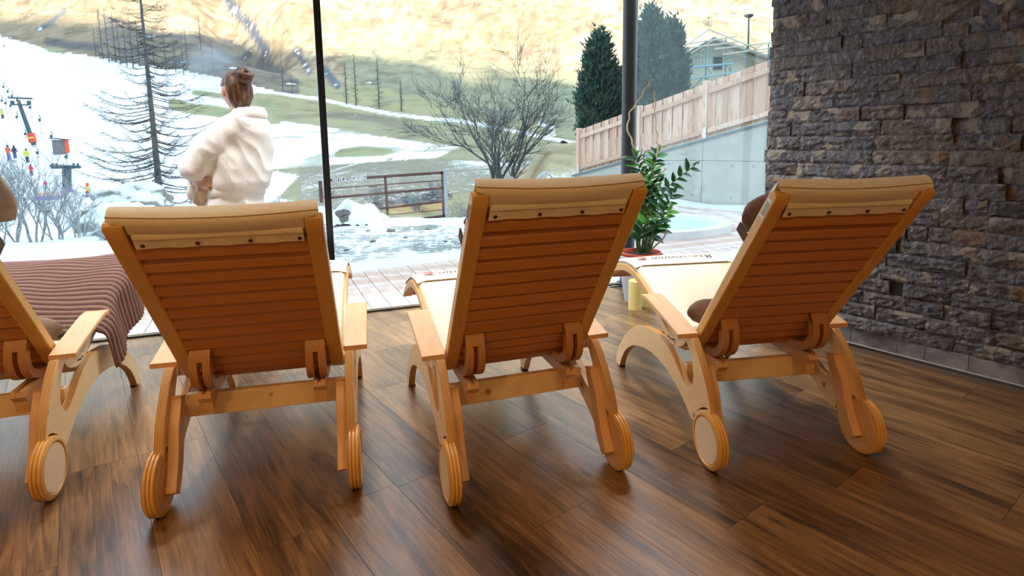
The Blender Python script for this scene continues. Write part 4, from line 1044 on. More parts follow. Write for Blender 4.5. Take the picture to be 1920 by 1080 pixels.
# ================================================================== BOULDERS
def snowrock():
    m = NT('snowy_rock'); v = m.coord(); n = m.noise(v, 2.5, 7, .65); ge = m.node('ShaderNodeNewGeometry'); sx = m.node('ShaderNodeSeparateXYZ'); m.link(ge.outputs['Normal'], sx.inputs[0])
    f = m.math('MULTIPLY_ADD', n, .9, sx.outputs[2]); k = m.ramp(f, [(.78, (0, 0, 0)), (.98, (1, 1, 1))])
    m.base(m.mix(k, m.ramp(n, [(.35, (.10, .11, .11)), (.6, (.27, .28, .26)), (.75, (.36, .34, .26))]), (.68, .70, .72))); m.rough(.85); m.bump(n, .8, .06); return m.mat
MAT['rock'] = snowrock()
def boulder(loc, d, seed, label, nm='boulder', cat='rock', mat=None):
    bm = bmesh.new(); bmesh.ops.create_icosphere(bm, subdivisions=4, radius=1)
    for v in bm.verts:
        c = v.co.copy(); k = 1 + .35 * mnoise.noise(c * 1.1 + Vector((seed, 0, 0))) + .18 * mnoise.noise(c * 2.7 + Vector((0, seed, 0))) + .07 * mnoise.noise(c * 7)
        q = Vector((round(c.x * 2.5) / 2.5, round(c.y * 2.5) / 2.5, round(c.z * 3) / 3)); c = c.lerp(q, .25) * k
        v.co = Vector((c.x * d[0], c.y * d[1], c.z * d[2]))
    me_ = bpy.data.meshes.new(nm); bm.to_mesh(me_); bm.free(); me_.materials.append(mat or MAT['rock'])
    for p in me_.polygons: p.use_smooth = True
    o = bpy.data.objects.new(nm, me_); col.objects.link(o); o.location = loc; return tag(o, label, cat)
for px, py, y, d, sd, lab in ((250, 383, 16.0, (1.0, .9, .62), 3, 'broad snow-dusted boulder with a rounded top left of the larch trunk'), (222, 418, 13.2, (.85, .7, .45), 8, 'snow-covered boulder with a sloping left flank, below the rounded one'), (264, 440, 11.3, (.9, .6, .36), 5, 'dark low boulder under brush just above the second lounger'), (340, 400, 16.5, (.7, .5, .26), 7, 'low snowy rock at the foot of the larch')):
    g = at(px, py, y); boulder(g, d, sd, lab)
for i, (px, py, y, s) in enumerate([(752, 355, 16.5, .22), (742, 366, 15.5, .3), (775, 368, 16, .25), (800, 376, 15, .22), (765, 385, 14.5, .16), (735, 378, 15, .2), (808, 360, 17, .25)]):
    g = at(px, py, y); g.z = hz(g.x, g.y) + s * .2
    o = boulder(g, (s, s * .8, s * .5), 30 + i, 'wet dark stone with snow cap in the stream seen through the gate', 'stone', 'rock'); o['group'] = 'stones in the stream behind the gate'; o['label'] = 'wet stone with snow cap in the stream behind the gate, ' + ['upper left one', 'second from the left', 'middle one', 'near the right end', 'lowest one', 'leftmost one', 'upper right one'][i]
# dry stone pieces lying on the gravel
for i, (px, py, s) in enumerate([(733, 430, .07), (700, 452, .04), (760, 445, .03), (650, 470, .035), (800, 420, .05), (690, 425, .035), (835, 452, .03)]):
    g = floor_at(px, py, -.09); g.z = hz(g.x, g.y); o = boulder(g, (s, s * .8, s * .6), 50 + i, 'small loose stone lying on the frosted gravel beyond the deck', 'stone', 'rock', MAT['dark_rock']); o['group'] = 'loose stones on the frosted gravel'; o['label'] = 'loose stone on the frosted gravel, ' + ['biggest dark one in the middle', 'small one below the dark one', 'tiny one right of the dark one', 'leftmost small one near the window bar', 'one just below the gate post', 'small one left of the dark one', 'rightmost small one'][i]

# ================================================================== GATE AND TARPAULIN
MAT['rust'] = plain('rust_red_steel', (.115, .045, .042), .6, 0, 8, .2); MAT['galv'] = plain('galvanised_post', (.42, .46, .48), .45, .5)
GY = 12.5; ga = at(832, 323, GY); gb = at(600, 339, GY + .1)
gate = empty('field_gate', (ga.x, ga.y, hz(ga.x, ga.y)), 0, 'rust-red steel field gate with white lettering on its top rail', 'gate')
gd = (gb - ga); gd.y = 0; gd.normalize(); O = gate.location
def gpt(px, py, dy=0): p = at(px, py, GY); p.y += dy; return p - O
def rail(pa, pb, w, name='rail', d=.035):
    a, b = gpt(*pa), gpt(*pb); dd = (b - a); L = dd.length; dd.normalize(); R3 = Matrix((dd, Vector((0, 1, 0)), dd.cross(Vector((0, 1, 0))))).transposed()
    return MB().box((a + b) / 2, (L, d, w), R3).build(name, MAT['rust'], gate, bevel=.003)
top_r = rail((618, 338), (832, 323.5), .062); rail((618, 353.5), (832, 338), .022); rail((618, 371), (832, 352.5), .052); rail((712, 391), (832, 377.5), .052); rail((728, 403), (832, 393), .018); rail((771, 412), (836, 404.5), .05)
rail((829, 322), (832, 407), .05, 'stile'); rail((722, 331), (727, 403), .055, 'stile'); rail((600, 339), (603, 380), .07, 'stile')
a = gpt(838, 411); b = gpt(834, 318)
MB().tube([a - Vector((0, 0, .2)), b], .042, 12).build('gate_post', MAT['galv'], gate, smooth=True)
def text_mesh(body, size, place, mat, parent, name='lettering', shear=0, offset=0):
    tc = bpy.data.curves.new(name, 'FONT'); tc.body = body; tc.size = size; tc.shear = shear; tc.offset = offset
    to = bpy.data.objects.new(name, tc); col.objects.link(to); bpy.context.view_layer.update()
    me_ = bpy.data.meshes.new_from_object(to.evaluated_get(bpy.context.evaluated_depsgraph_get())); bpy.data.objects.remove(to)
    m = MB().add([place(v.co) for v in me_.vertices], [tuple(p.vertices) for p in me_.polygons]); return m.build(name, mat, parent)
ta = gpt(624, 340.5); tb = gpt(694, 335.5); tdir = (tb - ta); tw = tdir.length; tdir.normalize(); MAT['whitepaint'] = plain('white_paint', (.9, .9, .9), .6)
text_mesh('BITTE SCHLIESSEN', .088, lambda c: ta + tdir * (c.x / (.088 * 8.9) * tw) + Vector((0, -.020, c.y * .9)), MAT['whitepaint'], top_r, offset=.003)
# tarpaulin heap
tg = at(666, 405, 10.6); tg.z = hz(tg.x, tg.y)
tarp = empty('tarpaulin', tuple(tg), 0, 'crumpled white tarpaulin over a heap of stones, left of the brown gate', 'tarpaulin')
P = []
for j in range(34):
    row = []
    for i in range(60):
        u, v = -1 + 2 * i / 59, -1 + 2 * j / 33
        h = .42 * max(0, 1 - abs(u) ** 2.4) * max(0, 1 - abs(v) ** 2.2) ** .7 * (.8 + .35 * mnoise.noise(Vector((u * 1.5, v * 1.5, 2))))
        h += .07 * (1 - abs(mnoise.noise(Vector((u * 3.2 + v * 2, v * 4, 5))) * 2)) + .03 * mnoise.noise(Vector((u * 9, v * 9, 1)))
        hole = ((u + .17) / .22) ** 2 + ((v + .62) / .33) ** 2
        if hole < 1: h -= .20 * (1 - hole)
        row.append(Vector((u * .53 + .02 * mnoise.noise(Vector((v * 3, 0, 0))), v * .5, h - .03)))
    P.append(row)
MAT['tarp'] = plain('white_tarpaulin', (.80, .82, .84), .45)
MB().grid(P).build('sheet', MAT['tarp'], tarp, smooth=True, sharp=40)
for i in range(14):
    s = random.uniform(.045, .08); o = boulder((0, 0, 0), (s, s, s * .8), 80 + i, None, 'stone', None, MAT['dark_rock']); o.parent = tarp; o.location = (-.10 + random.uniform(-.10, .10), -.38 + random.uniform(-.07, .08), .10 + random.uniform(-.05, .12))
    for k in ('label', 'category'):
        if k in o: del o[k]

# ================================================================== HOUSE WITH SCAFFOLD
HY = 44.0
def H3(px, py, dy=0): return at(px, py, HY + dy)
MAT['housewall'] = plain('pale_board_wall', (.74, .75, .64), .8); MAT['roofblue'] = plain('slate_roof', (.10, .13, .20), .6); MAT['roofwood'] = plain('pale_rafters', (.55, .50, .42), .7)
MAT['scaf'] = plain('scaffold_tube', (.10, .22, .32), .4, .4); MAT['scafwood'] = plain('scaffold_planks', (.62, .62, .50), .7); MAT['darkpane'] = plain('dark_pane', (.02, .03, .04), .2)
ho = H3(1360, 180); house = empty('house', tuple(ho), 0, 'pale boarded gable house with slate roof behind the board fence', 'house')
def hl(px, py, dy=0): return H3(px, py, dy) - ho
def prism_pts(front, dy, name, mat, parent, bevel=0):
    n = len(front); m = MB(); m.add(front + [p + Vector((dy * .25, dy, 0)) for p in front], [tuple(range(n))[::-1], tuple(range(n, 2 * n))] + [(i, (i + 1) % n, n + (i + 1) % n, n + i) for i in range(n)])
    return m.build(name, mat, parent, bevel=bevel)
prism_pts([hl(1272, 215), hl(1465, 215), hl(1465, 122), hl(1334, 78), hl(1272, 110)], 7, 'wall', MAT['housewall'], house)
k = 0
for px in range(1276, 1464, 6):
    topy = 80 + abs(px - 1334) * (.52 if px < 1334 else .345)
    a, b = hl(px, 180, -.03), hl(px, topy + 3, -.03)
    MB().box((a + b) / 2, (.045, .04, (b - a).length)).build('wall_batten', MAT['housewall'], house)
def slope_roof(a, b, th, dy0, dy1, name, mat):
    pa, pb = hl(*a), hl(*b); m = MB(); fr = [pa + Vector((0, dy0, 0)), pb + Vector((0, dy0, 0)), pb + Vector((0, dy0, th)), pa + Vector((0, dy0, th))]
    n = 4; return m.add(fr + [p + Vector(((dy1 - dy0) * .25, dy1 - dy0, 0)) for p in fr], [(3, 2, 1, 0), (4, 5, 6, 7), (0, 1, 5, 4), (1, 2, 6, 5), (2, 3, 7, 6), (3, 0, 4, 7)]).build(name, mat, house)
slope_roof((1262, 119), (1334, 78), .12, -.9, 7.5, 'roof', MAT['roofwood']); slope_roof((1334, 78), (1480, 128), .12, -.9, 7.5, 'roof', MAT['roofwood'])
slope_roof((1262, 114), (1334, 74.5), .10, -.6, 7.6, 'roof_tiles', MAT['roofblue']); slope_roof((1334, 74.5), (1480, 124), .10, -.6, 7.6, 'roof_tiles', MAT['roofblue'])
for (a, b) in (((1275, 121), (1330, 86)), ((1338, 86), (1440, 121)), ((1310, 98), (1316, 106)), ((1355, 94), (1362, 104))):
    p, q = hl(*a, -.5), hl(*b, -.5); MB().tube([p, q], .09, 4).build('rafter', MAT['roofwood'], house)
wf = prism_pts([hl(1336, 132, -.06), hl(1356, 132, -.06), hl(1356, 105, -.06), hl(1336, 105, -.06)], .08, 'window_frame', MAT['roofwood'], house)
prism_pts([hl(1338, 130, -.1), hl(1354, 130, -.1), hl(1354, 107, -.1), hl(1338, 107, -.1)], .05, 'pane', MAT['darkpane'], wf)
sc = empty('scaffold', tuple(ho), 0, 'blue steel scaffold with plank decks in front of the gable house', 'scaffold')
def stube(a, b, r=.035, mat='scaf', nm='tube', dy=-1.4): MB().tube([hl(*a, dy), hl(*b, dy)], r, 6).build(nm, MAT[mat], sc, smooth=True)
for px, t, b in ((1288, 100, 175), (1324, 75, 165), (1361, 70, 158), (1400, 86, 152), (1441, 80, 130)): stube((px, t), (px - 1, b), .045, nm='standard')
for a, b in (((1285, 128), (1370, 118)), ((1370, 118), (1370, 135)), ((1285, 110), (1360, 105)), ((1360, 110), (1445, 95)), ((1362, 118), (1448, 100)), ((1290, 128), (1300, 140)), ((1324, 126), (1334, 138)), ((1362, 122), (1370, 134)), ((1290, 150), (1298, 162)), ((1325, 146), (1334, 158)), ((1322, 140), (1300, 165))): stube(a, b, .025, nm='brace')
for a, b in (((1287, 127), (1370, 120)), ((1276, 150), (1395, 134))):
    p, q = hl(*a, -1.3), hl(*b, -1.3); d = q - p; L = d.length; d.normalize(); MB().box((p + q) / 2, (L, .8, .10), Matrix((d, Vector((0, 1, 0)), d.cross(Vector((0, 1, 0))))).transposed()).build('scaffold_deck', plain('scaffold_deck_blue', (.30, .50, .62), .6) if 'sdk' not in MAT else MAT['sdk'], sc)
for a, b in (((1278, 84), (1382, 68)), ((1275, 92), (1385, 78)), ((1278, 101), (1300, 97)), ((1340, 92), (1447, 80)), ((1355, 102), (1447, 90)), ((1277, 92), (1329, 55)), ((1329, 55), (1420, 92)), ((1414, 92), (1430, 84))): stube(a, b, .055, 'scafwood', 'pole', -1.6)
# street lamp
lp = H3(1404, 100, 12); lamp = empty('street_lamp', tuple(lp), 0, 'slim street lamp with a flat round head above the house roof', 'lamp')
a = at(1404, 34, HY + 12) - lp; MB().tube([(0, 0, -3), a * 1.0], [.10, .07], 8).build('pole', MAT['bark_far'], lamp, smooth=True)
MB().lathe([(.05, 0), (.30, .08), (.42, .22), (.40, .30), (.1, .36)], tuple(a), n=16).build('lamp_head', MAT['bark_far'], lamp, smooth=True)
# ================================================================== SMALL THINGS IN THE VALLEY
g = at(1056, 282, 30); hut = empty('info_shelter', tuple(g), 0, 'small grey roofed notice shelter on the crest of the brown mound', 'shelter')
for px, t in ((1051, 268), (1062, 270)):
    a, b = at(px, 284, 30) - g, at(px, t, 30) - g; MB().tube([a - Vector((0, 0, .5)), b], .05, 6).build('post', MAT['galv'], hut)
a, b, c = at(1047, 270, 30) - g, at(1056, 263, 30) - g, at(1068, 269, 30) - g
MB().add([a, b, c, a + Vector((0, .6, 0)), b + Vector((0, .6, 0)), c + Vector((0, .6, 0)), c - Vector((0, 0, .06)), a - Vector((0, 0, .06))], [(0, 1, 2), (3, 5, 4), (0, 3, 4, 1), (1, 4, 5, 2), (0, 2, 6, 7)]).build('roof', MAT['darkpane'], hut)
p1, p2 = at(1056, 276, 30) - g, at(1070, 270, 30) - g; MB().box((p1 + p2) / 2, (.4, .08, .22)).build('notice_board', MAT['roofblue'], hut)
g = ground_at(980, 300, 12); fr = empty('timber_rail', tuple(g), 0, 'short weathered timber railing on the slope right of the tree trunks', 'railing')
for px, t, b in ((967, 292, 302), (984, 287, 299), (995, 284, 298)): MB().tube([at(px, b, g.y) - g, at(px, t, g.y) - g], .045, 6).build('post', MAT['galv'], fr)
for (a, b) in (((967, 293), (984, 288)), ((967, 301), (996, 293))): MB().tube([at(*a, g.y) - g, at(*b, g.y) - g], .035, 5).build('rail', MAT['galv'], fr)
g = at(962, 345, 11.5); fr = empty('low_guard', tuple(g), 0, 'weathered grey guard board at the foot of the brown mound', 'railing')
MB().tube([at(958, 350, 11.5) - g, at(959, 331, 11.5) - g], .04, 6).build('post', MAT['galv'], fr)
p, q = at(959, 334, 11.5) - g, at(976, 348, 11.0) - g; d = (q - p); L = d.length; d.normalize(); MB().box((p + q) / 2, (L, .03, .14), Matrix((d, Vector((0, 1, 0)), d.cross(Vector((0, 1, 0))))).transposed()).build('board', MAT['galv'], fr)
# ski lift ------------------------------------------------------------
MAT['liftblue'] = plain('teal_steel', (.03, .10, .13), .5, .2); MAT['pad_red'] = plain('red_padding', (.75, .07, .04), .7); MAT['pad_yellow'] = plain('yellow_band', (.85, .75, .08), .6)
TY = 74.0; t0 = at(60, 268, TY); tower = empty('lift_tower', tuple(t0), 0, 'teal ski lift tower leaning left with crossarm and red padded foot', 'ski lift')
def tp(px, py, y=TY): return at(px, py, y) - t0
def mb_tube(a, b, r, nm, mat, par, fn=tp, n=8, r2=None): return MB().tube([fn(*a), fn(*b)], [r, r2 or r], n).build(nm, MAT[mat], par, smooth=True)
mb_tube((64, 272), (34, 188), .28, 'mast', 'liftblue', tower, r2=.20); mb_tube((15, 183), (60, 185), .11, 'crossarm', 'liftblue', tower); mb_tube((28, 196), (53, 197), .09, 'crossarm', 'liftblue', tower)
mb_tube((62, 267), (57, 250), .42, 'foot_padding', 'pad_red', tower); mb_tube((59.5, 260), (58.6, 257.5), .45, 'warning_band', 'pad_yellow', tower); mb_tube((35, 193), (34.3, 191), .24, 'warning_band', 'pad_yellow', tower)
for px in (23, 54): mb_tube((px, 197), (px + .5, 189), .22, 'sheave', 'liftblue', tower)
T2 = 50.0; t2 = at(125, 374, T2); tower2 = empty('lift_tower', tuple(t2), 0, 'lower ski lift tower with thick grey mast and flat crossarm behind the bushes', 'ski lift')
def tp2(px, py): return at(px, py, T2) - t2
mb_tube((126, 378), (125, 315), .34, 'mast', 'liftblue', tower2, tp2, r2=.34); mb_tube((95, 311), (150, 313), .14, 'crossarm', 'liftblue', tower2, tp2)
mb_tube((97, 315), (148, 314), .08, 'crossarm', 'liftblue', tower2, tp2)
for px in (98, 106, 138, 146): mb_tube((px, 312), (px, 306), .08, 'sheave', 'liftblue', tower2, tp2)
mb_tube((126, 374), (126, 352), .40, 'foot_padding', 'pad_purple' if 'pad_purple' in MAT else MAT.setdefault('pad_purple', plain('purple_padding', (.30, .22, .60), .7)) and 'pad_purple', tower2, tp2)
def drag(px, py, L, y, i):
    g = at(px, py, y); o = empty('drag_bar', tuple(g), 0, 'ski lift drag hook, ' + DROW[i], 'drag lift hook', 'drag hooks hanging along the ski lift')
    s = y / F; arc = [(0, 0, 0)] + [(s * (3 * math.sin(a)), 0, s * (-4 + 4 * math.cos(a))) for a in (.6, 1.2, 1.9, 2.5)] + [(s * 1, 0, -s * 9)]
    MB().tube(arc, .035, 4).build('hook', MAT['liftblue'], o); MB().lathe([(.03, 0), (.13, .05), (.13, .3), (.03, .36)], (s * 1, 0, -s * 11.5), n=8).build('spring_box', MAT['liftblue'], o)
    if L > 12: MB().tube([(s * 1, 0, -s * 11), (s * 1.5, 0, -s * L)], .02, 3).build('pull_rod', MAT['liftblue'], o); MB().box((s * 1.5, 0, -s * L), (.35, .05, .05)).build('seat_bar', MAT['liftblue'], o)
DROW = ['topmost at the left edge', 'second from the top at the left edge', 'third from the top', 'just left of the crossarm', 'at the left edge below the crossarm', 'left of the yellow-jacket skier', 'left of the mast, longest one', 'beside the middle of the mast', 'hanging from the right end of the crossarm', 'first one right of the mast', 'left of the padded foot', 'just left of the grey hut', 'above the red skiers', 'just below the grey hut']
for i, a in enumerate([(4, 153, 20, 95), (12, 162, 18, 92), (20, 170, 12, 90), (30, 178, 8, 85), (1, 179, 12, 88), (8, 184, 28, 84), (17, 189, 30, 82), (29, 210, 14, 78), (54, 192, 28, 73), (72, 216, 33, 70), (45, 242, 16, 72), (94, 247, 38, 66), (68, 278, 17, 62), (122, 286, 26, 55)]): drag(*a, i)
cb = empty('lift_cable', tuple(t0), 0, 'thin haul cables running up the slope between the ski lift towers', 'cable')
for pl in ([(-60, 110, 110), (4, 153, 95), (20, 170, 90), (38, 184, 76), (54, 192, 73), (72, 216, 70), (94, 247, 66), (122, 286, 56), (146, 312, 50)], [(-40, 160, 100), (1, 179, 88), (17, 189, 82), (26, 196, 74), (45, 242, 72), (68, 278, 62), (98, 308, 50)]):
    MB().tube([at(a, b, y) - t0 for a, b, y in pl], .016, 3).build('cable', MAT['liftblue'], cb)
# hut
hy = 70.0; h0 = at(116, 292, hy); h0.z = at(116, 292, hy).z; hh = empty('operator_hut', tuple(h0), .25, 'small grey wooden lift hut with slanted roof and red side on the snow', 'hut')
for i in range(8):
    MB().box((-.55 + i * .157, -.52, .95), (.15, .06, 1.9 - .0)).build('plank', plain('grey_hut_boards', (.20, .19, .21), .8) if 'hutw' not in MAT else MAT['hutw'], hh).data.materials[0] and MAT.setdefault('hutw', bpy.data.materials['grey_hut_boards'])
MB().box((0, 0, .95), (1.25, 1.0, 1.9)).build('body', MAT['hutw'], hh); MB().box((.65, 0, 1.0), (.05, .95, 1.9)).build('side_panel', MAT['pad_red'], hh)
MB().box((0, -.05, 2.02), (1.6, 1.4, .10), Matrix.Rotation(math.radians(6), 3, 'Y')).build('roof', MAT['liftblue'], hh)
# padding fence and marker
g = at(90, 374, 45); sf = empty('safety_fence', tuple(g), 0, 'low orange and purple padded safety fence at the bottom of the ski slope', 'fence')
for (a, b, c_, m_) in ((65, 112, 364, 'pad_orange'), (65, 112, 371, 'pad_purple')):
    MAT.setdefault('pad_orange', plain('faded_orange_padding', (.85, .55, .40), .7))
    p, q = at(a, c_, 45) - g, at(b, c_, 45) - g; MB().box((p + q) / 2, ((q - p).length, .15, .3)).build('pad', MAT[m_], sf, bevel=.02)
g = at(164, 367, 42); mk = empty('marker_post', tuple(g), 0, 'orange and yellow padded marker post right of the lower lift tower', 'marker')
for i, (a, b, m_) in enumerate(((343, 350, 'pad_red'), (350, 357, 'pad_yellow'), (357, 362, 'pad_red'), (362, 368, 'pad_purple'))): MB().tube([at(163.5, b, 42) - g, at(163.5, a, 42) - g], .085, 8).build('padding', MAT[m_], mk)
# skiers
def skier(px, py, hp, y, jac, leg, label, bend=0, arms=0):
    g = at(px, py, y); h = hp * y / F; s = h / 1.75; o = empty('person', tuple(g), 0, label, 'person')
    jm = plain('jacket', jac, .7); lm = plain('ski_trousers', leg, .7); hm = MAT['black']
    b = MB()
    b.tube([(-.10, 0, .05), (-.10, .04, .45), (-.06, 0, .9)], [.075, .09, .12], 8, m=0); b.tube([(.12, .05, .05), (.11, .02, .45), (.06, 0, .9)], [.075, .09, .12], 8, m=0)
    b.tube([(0, 0, .82), (0, -.02, 1.1), (bend * .1, 0, 1.42), (bend * .12, 0, 1.5)], [.17, .17, .20, .09], 10, m=1)
    for q in (-1, 1): b.tube([(q * .19, 0, 1.40), (q * .30, -.05 * q, 1.14), (q * .24 + .05 * arms, .22, 1.0)], [.07, .06, .05], 7, m=1)
    b.tube([(bend * .12, 0, 1.48), (bend * .12, 0, 1.56), (bend * .12, .0, 1.66), (bend * .12, 0, 1.75)], [.06, .10, .11, .05], 8, m=2)
    bo = b.build('body', [lm, jm, hm], o, smooth=True); bo.scale = (s, s, s)
    k = MB()
    for q in (-.1, .12): k.box((q, .1, .015), (.08, 1.5, .03), Matrix.Rotation(.1 * q, 3, 'Z'))
    ko = k.build('skis', MAT['black'], o); ko.scale = (s, s, s)
Y_, B_, N_, R__, O_, M_, T_ = (.65, .70, .06), (.05, .12, .45), (.04, .06, .12), (.70, .04, .08), (.85, .12, .05), (.75, .02, .25), (.02, .40, .42)
for a in ((5, 223, 18, 104, Y_, N_, 'distant skier in yellow-green jacket, topmost of three at the left edge'), (9, 231, 14, 106, B_, N_, 'distant skier in blue, between the yellow and the pink jackets'), (12.5, 245, 14, 104, M_, N_, 'distant child skier in pink, lowest of three at the left edge'),
          (17.5, 302, 30, 66, O_, B_, 'skier in bright orange-red jacket with pale blue trousers'), (29, 301, 28, 68, N_, B_, 'skier in dark navy right beside the orange-red jacket'), (52, 307, 28, 66, Y_, N_, 'skier in yellow-green jacket with dark green trousers in the bushes'),
          (60, 333, 25, 60, R__, N_, 'skier bending forward in crimson jacket'), (87, 357, 19, 52, M_, T_, 'small child in magenta jacket and teal trousers near the fence'), (47, 388, 18, 44, B_, B_, 'child in light blue seen low behind the bush twigs'), (35, 161, 6, 170, N_, B_, 'tiny far skier alone high on the white slope'), (287, 300, 14, 70, T_, T_, 'tiny skier in green beside the larch trunk'), (8, 90, 6, 190, B_, N_, 'tiny skier near the top edge of the ski slope at far left')):
    skier(*a)
# drifting snow-gun mist
vm = NT('snow_mist'); vol = vm.node('ShaderNodeVolumePrincipled'); vm.n.remove(vm.b); tcn = vm.node('ShaderNodeTexCoord'); no = vm.node('ShaderNodeTexNoise', i_Scale=1.6, i_Detail=3); vm.link(tcn.outputs['Object'], no.inputs['Vector'])
ln = vm.node('ShaderNodeVectorMath', operation='LENGTH'); vm.link(tcn.outputs['Object'], ln.inputs[0])
dn = vm.math('MAXIMUM', vm.math('SUBTRACT', vm.math('MULTIPLY_ADD', no.outputs['Fac'], 1.3, .05), ln.outputs['Value']), 0.0)
vm.link(vm.math('MULTIPLY', dn, .22), vol.inputs['Density']); vol.inputs['Color'].default_value = (.9, .93, 1, 1); vm.link(vol.outputs[0], vm.out.inputs['Volume'])
bm = bmesh.new(); bmesh.ops.create_icosphere(bm, subdivisions=3, radius=1.0); me_ = bpy.data.meshes.new('snow_mist'); bm.to_mesh(me_); bm.free(); me_.materials.append(vm.mat)
g = at(392, 118, 128); o = bpy.data.objects.new('snow_mist', me_); col.objects.link(o); o.location = g; o.scale = (9, 8, 6.5); tag(o, 'pale drifting snow mist above the slope behind the woman', 'mist', None, 'stuff')
# ================================================================== WOMAN IN A BATHROBE
def remesh(mb, voxel, smooth_it=6, name='tmp'):
    o = mb.build(name, []); md = o.modifiers.new('r', 'REMESH'); md.mode = 'VOXEL'; md.voxel_size = voxel
    sm = o.modifiers.new('s', 'SMOOTH'); sm.factor = .5; sm.iterations = smooth_it
    bpy.context.view_layer.update(); me_ = bpy.data.meshes.new_from_object(o.evaluated_get(bpy.context.evaluated_depsgraph_get()))
    bpy.data.objects.remove(o); return me_
def obj_from(me_, name, mat, parent):
    me_.materials.clear(); me_.materials.append(mat)
    for p in me_.polygons: p.use_smooth = True
    o = bpy.data.objects.new(name, me_); col.objects.link(o); o.parent = parent; return o
WY_ = 3.47; W = at(443, 350, WY_); W.z = 0
def wp(px, py, dy=0): return at(px, py, WY_ + dy) - W
def skin():
    m = NT('skin'); n = m.noise(m.coord(), 30, 3); m.base(m.ramp(n, [(.3, (.56, .30, .22)), (.7, (.64, .37, .28))])); m.rough(.5); m.b.inputs['Subsurface Weight'].default_value = .12; m.b.inputs['Subsurface Scale'].default_value = .02; return m.mat
def terry():
    m = NT('white_terry'); v = m.coord(); n = m.noise(v, 160, 3, .6); n2 = m.noise(v, 10, 3); m.base(m.ramp(n2, [(.3, (.79, .77, .77)), (.7, (.86, .85, .86))])); m.rough(.95); m.b.inputs['Sheen Weight'].default_value = .3; m.bump(n, .5, .004); return m.mat
def hairm():
    m = NT('brown_hair'); v = m.coord('Object', (1, 1, 1)); n = m.noise(m.coord('Object', (60, 60, 9)), 1.0, 4, .6); m.base(m.ramp(n, [(.35, (.035, .016, .010)), (.55, (.12, .055, .03)), (.72, (.28, .15, .08))])); m.rough(.42); m.bump(n, .5, .004); return m.mat
MAT['skin'], MAT['terry'], MAT['hair'] = skin(), terry(), hairm()
FA = math.atan2(.66, -.75); Fd = Vector((-.75, .66, 0)).normalized(); Sd = Vector((.66, .75, 0)).normalized()   # body facing and its right-hand side
woman = empty('person', tuple(W), 0, 'woman with brown hair bun in a white bathrobe, arms crossed, looking out of the window', 'person')
def ell(c, a, b, n=28, fd=Fd, sd=Sd, p=2.0, tilt=0):
    out = []
    for k in range(n):
        t = 2 * PI * k / n; cs, sn = math.cos(t), math.sin(t); cs = math.copysign(abs(cs) ** (2 / p), cs); sn = math.copysign(abs(sn) ** (2 / p), sn)
        out.append(Vector(c) + sd * (a * cs) + fd * (b * sn) + Vector((0, 0, tilt * sn)))
    return out
def ring_px(row, x0, x1, ratio=.72, p=2.0, dy=0):
    c = wp((x0 + x1) / 2, row, dy); hw = (x1 - x0) / 2 * WY_ / F; A = hw / math.sqrt(.66 ** 2 + (ratio * .75) ** 2); return ell(c, A, A * ratio, p=p)
# head frame
HC = wp(444, 172, .02); hf = Vector((-.70, .71, 0)).normalized(); hs = Vector((hf.y, -hf.x, 0)); hu = Vector((0, 0, 1))
hf = (hf - hu * .10).normalized(); hu = hs.cross(hf).normalized()
def head_pt(th, ph, hair=0):
    """th: 0 top .. pi chin, ph: 0 = face forward"""
    x, y, z = math.sin(th) * math.sin(ph), math.sin(th) * math.cos(ph), math.cos(th)
    a, b, c = .077, .100, .119
    jaw = max(0, -z); X = x * a * (1 - .30 * jaw ** 1.5); Y = y * b * (1 - .10 * jaw) + (.012 * jaw if y > 0 else -.0 * jaw) - (.02 * jaw if y < 0 else 0); Z = z * c
    if not hair and y > .2:
        fx = x / max(.01, math.sin(th)); d2 = lambda u, v, su, sv: math.exp(-((x - u) / su) ** 2 - ((z - v) / sv) ** 2)
        Y += .020 * d2(0, -.22, .10, .16) + .006 * d2(0, -.02, .09, .2) - .008 * d2(.33, .0, .17, .12) - .008 * d2(-.33, .0, .17, .12) + .007 * d2(0, -.50, .25, .07) + .006 * d2(0, -.62, .25, .06) - .003 * d2(0, -.56, .3, .03) + .008 * d2(0, -.88, .3, .14) + .004 * d2(0, .25, .5, .2)
    return HC + hs * X + hf * Y + hu * Z
b = MB()
rings = [[head_pt(th, 2 * PI * k / 40) for k in range(40)] for th in [.06 + (PI - .12) * i / 30 for i in range(31)]]
b.loft(rings)
nk = wp(455, 222, .02)
b.loft([ell(HC + hu * -.03 - hf * .028, .050, .055, 20), ell(HC + hu * -.09 - hf * .025, .047, .052, 20), ell(nk + Vector((0, 0, .02)), .052, .056, 20), ell(nk - Vector((0, 0, .06)), .085, .07, 20)])
for s in (-1, 1):   # ears
    ec = HC + hs * (s * .078) - hf * .008 + hu * -.012; rr = []
    for f, w in ((.2, .012), (.8, .010), (1, .004), (.8, -.002), (.2, -.003)):
        rr.append([ec + (hf * -.3 + hs * s * .95) * w + hf * (.016 * f * math.cos(t)) + hu * (.029 * f * math.sin(t)) for t in [2 * PI * k / 14 for k in range(14)]])
    b.loft(rr)
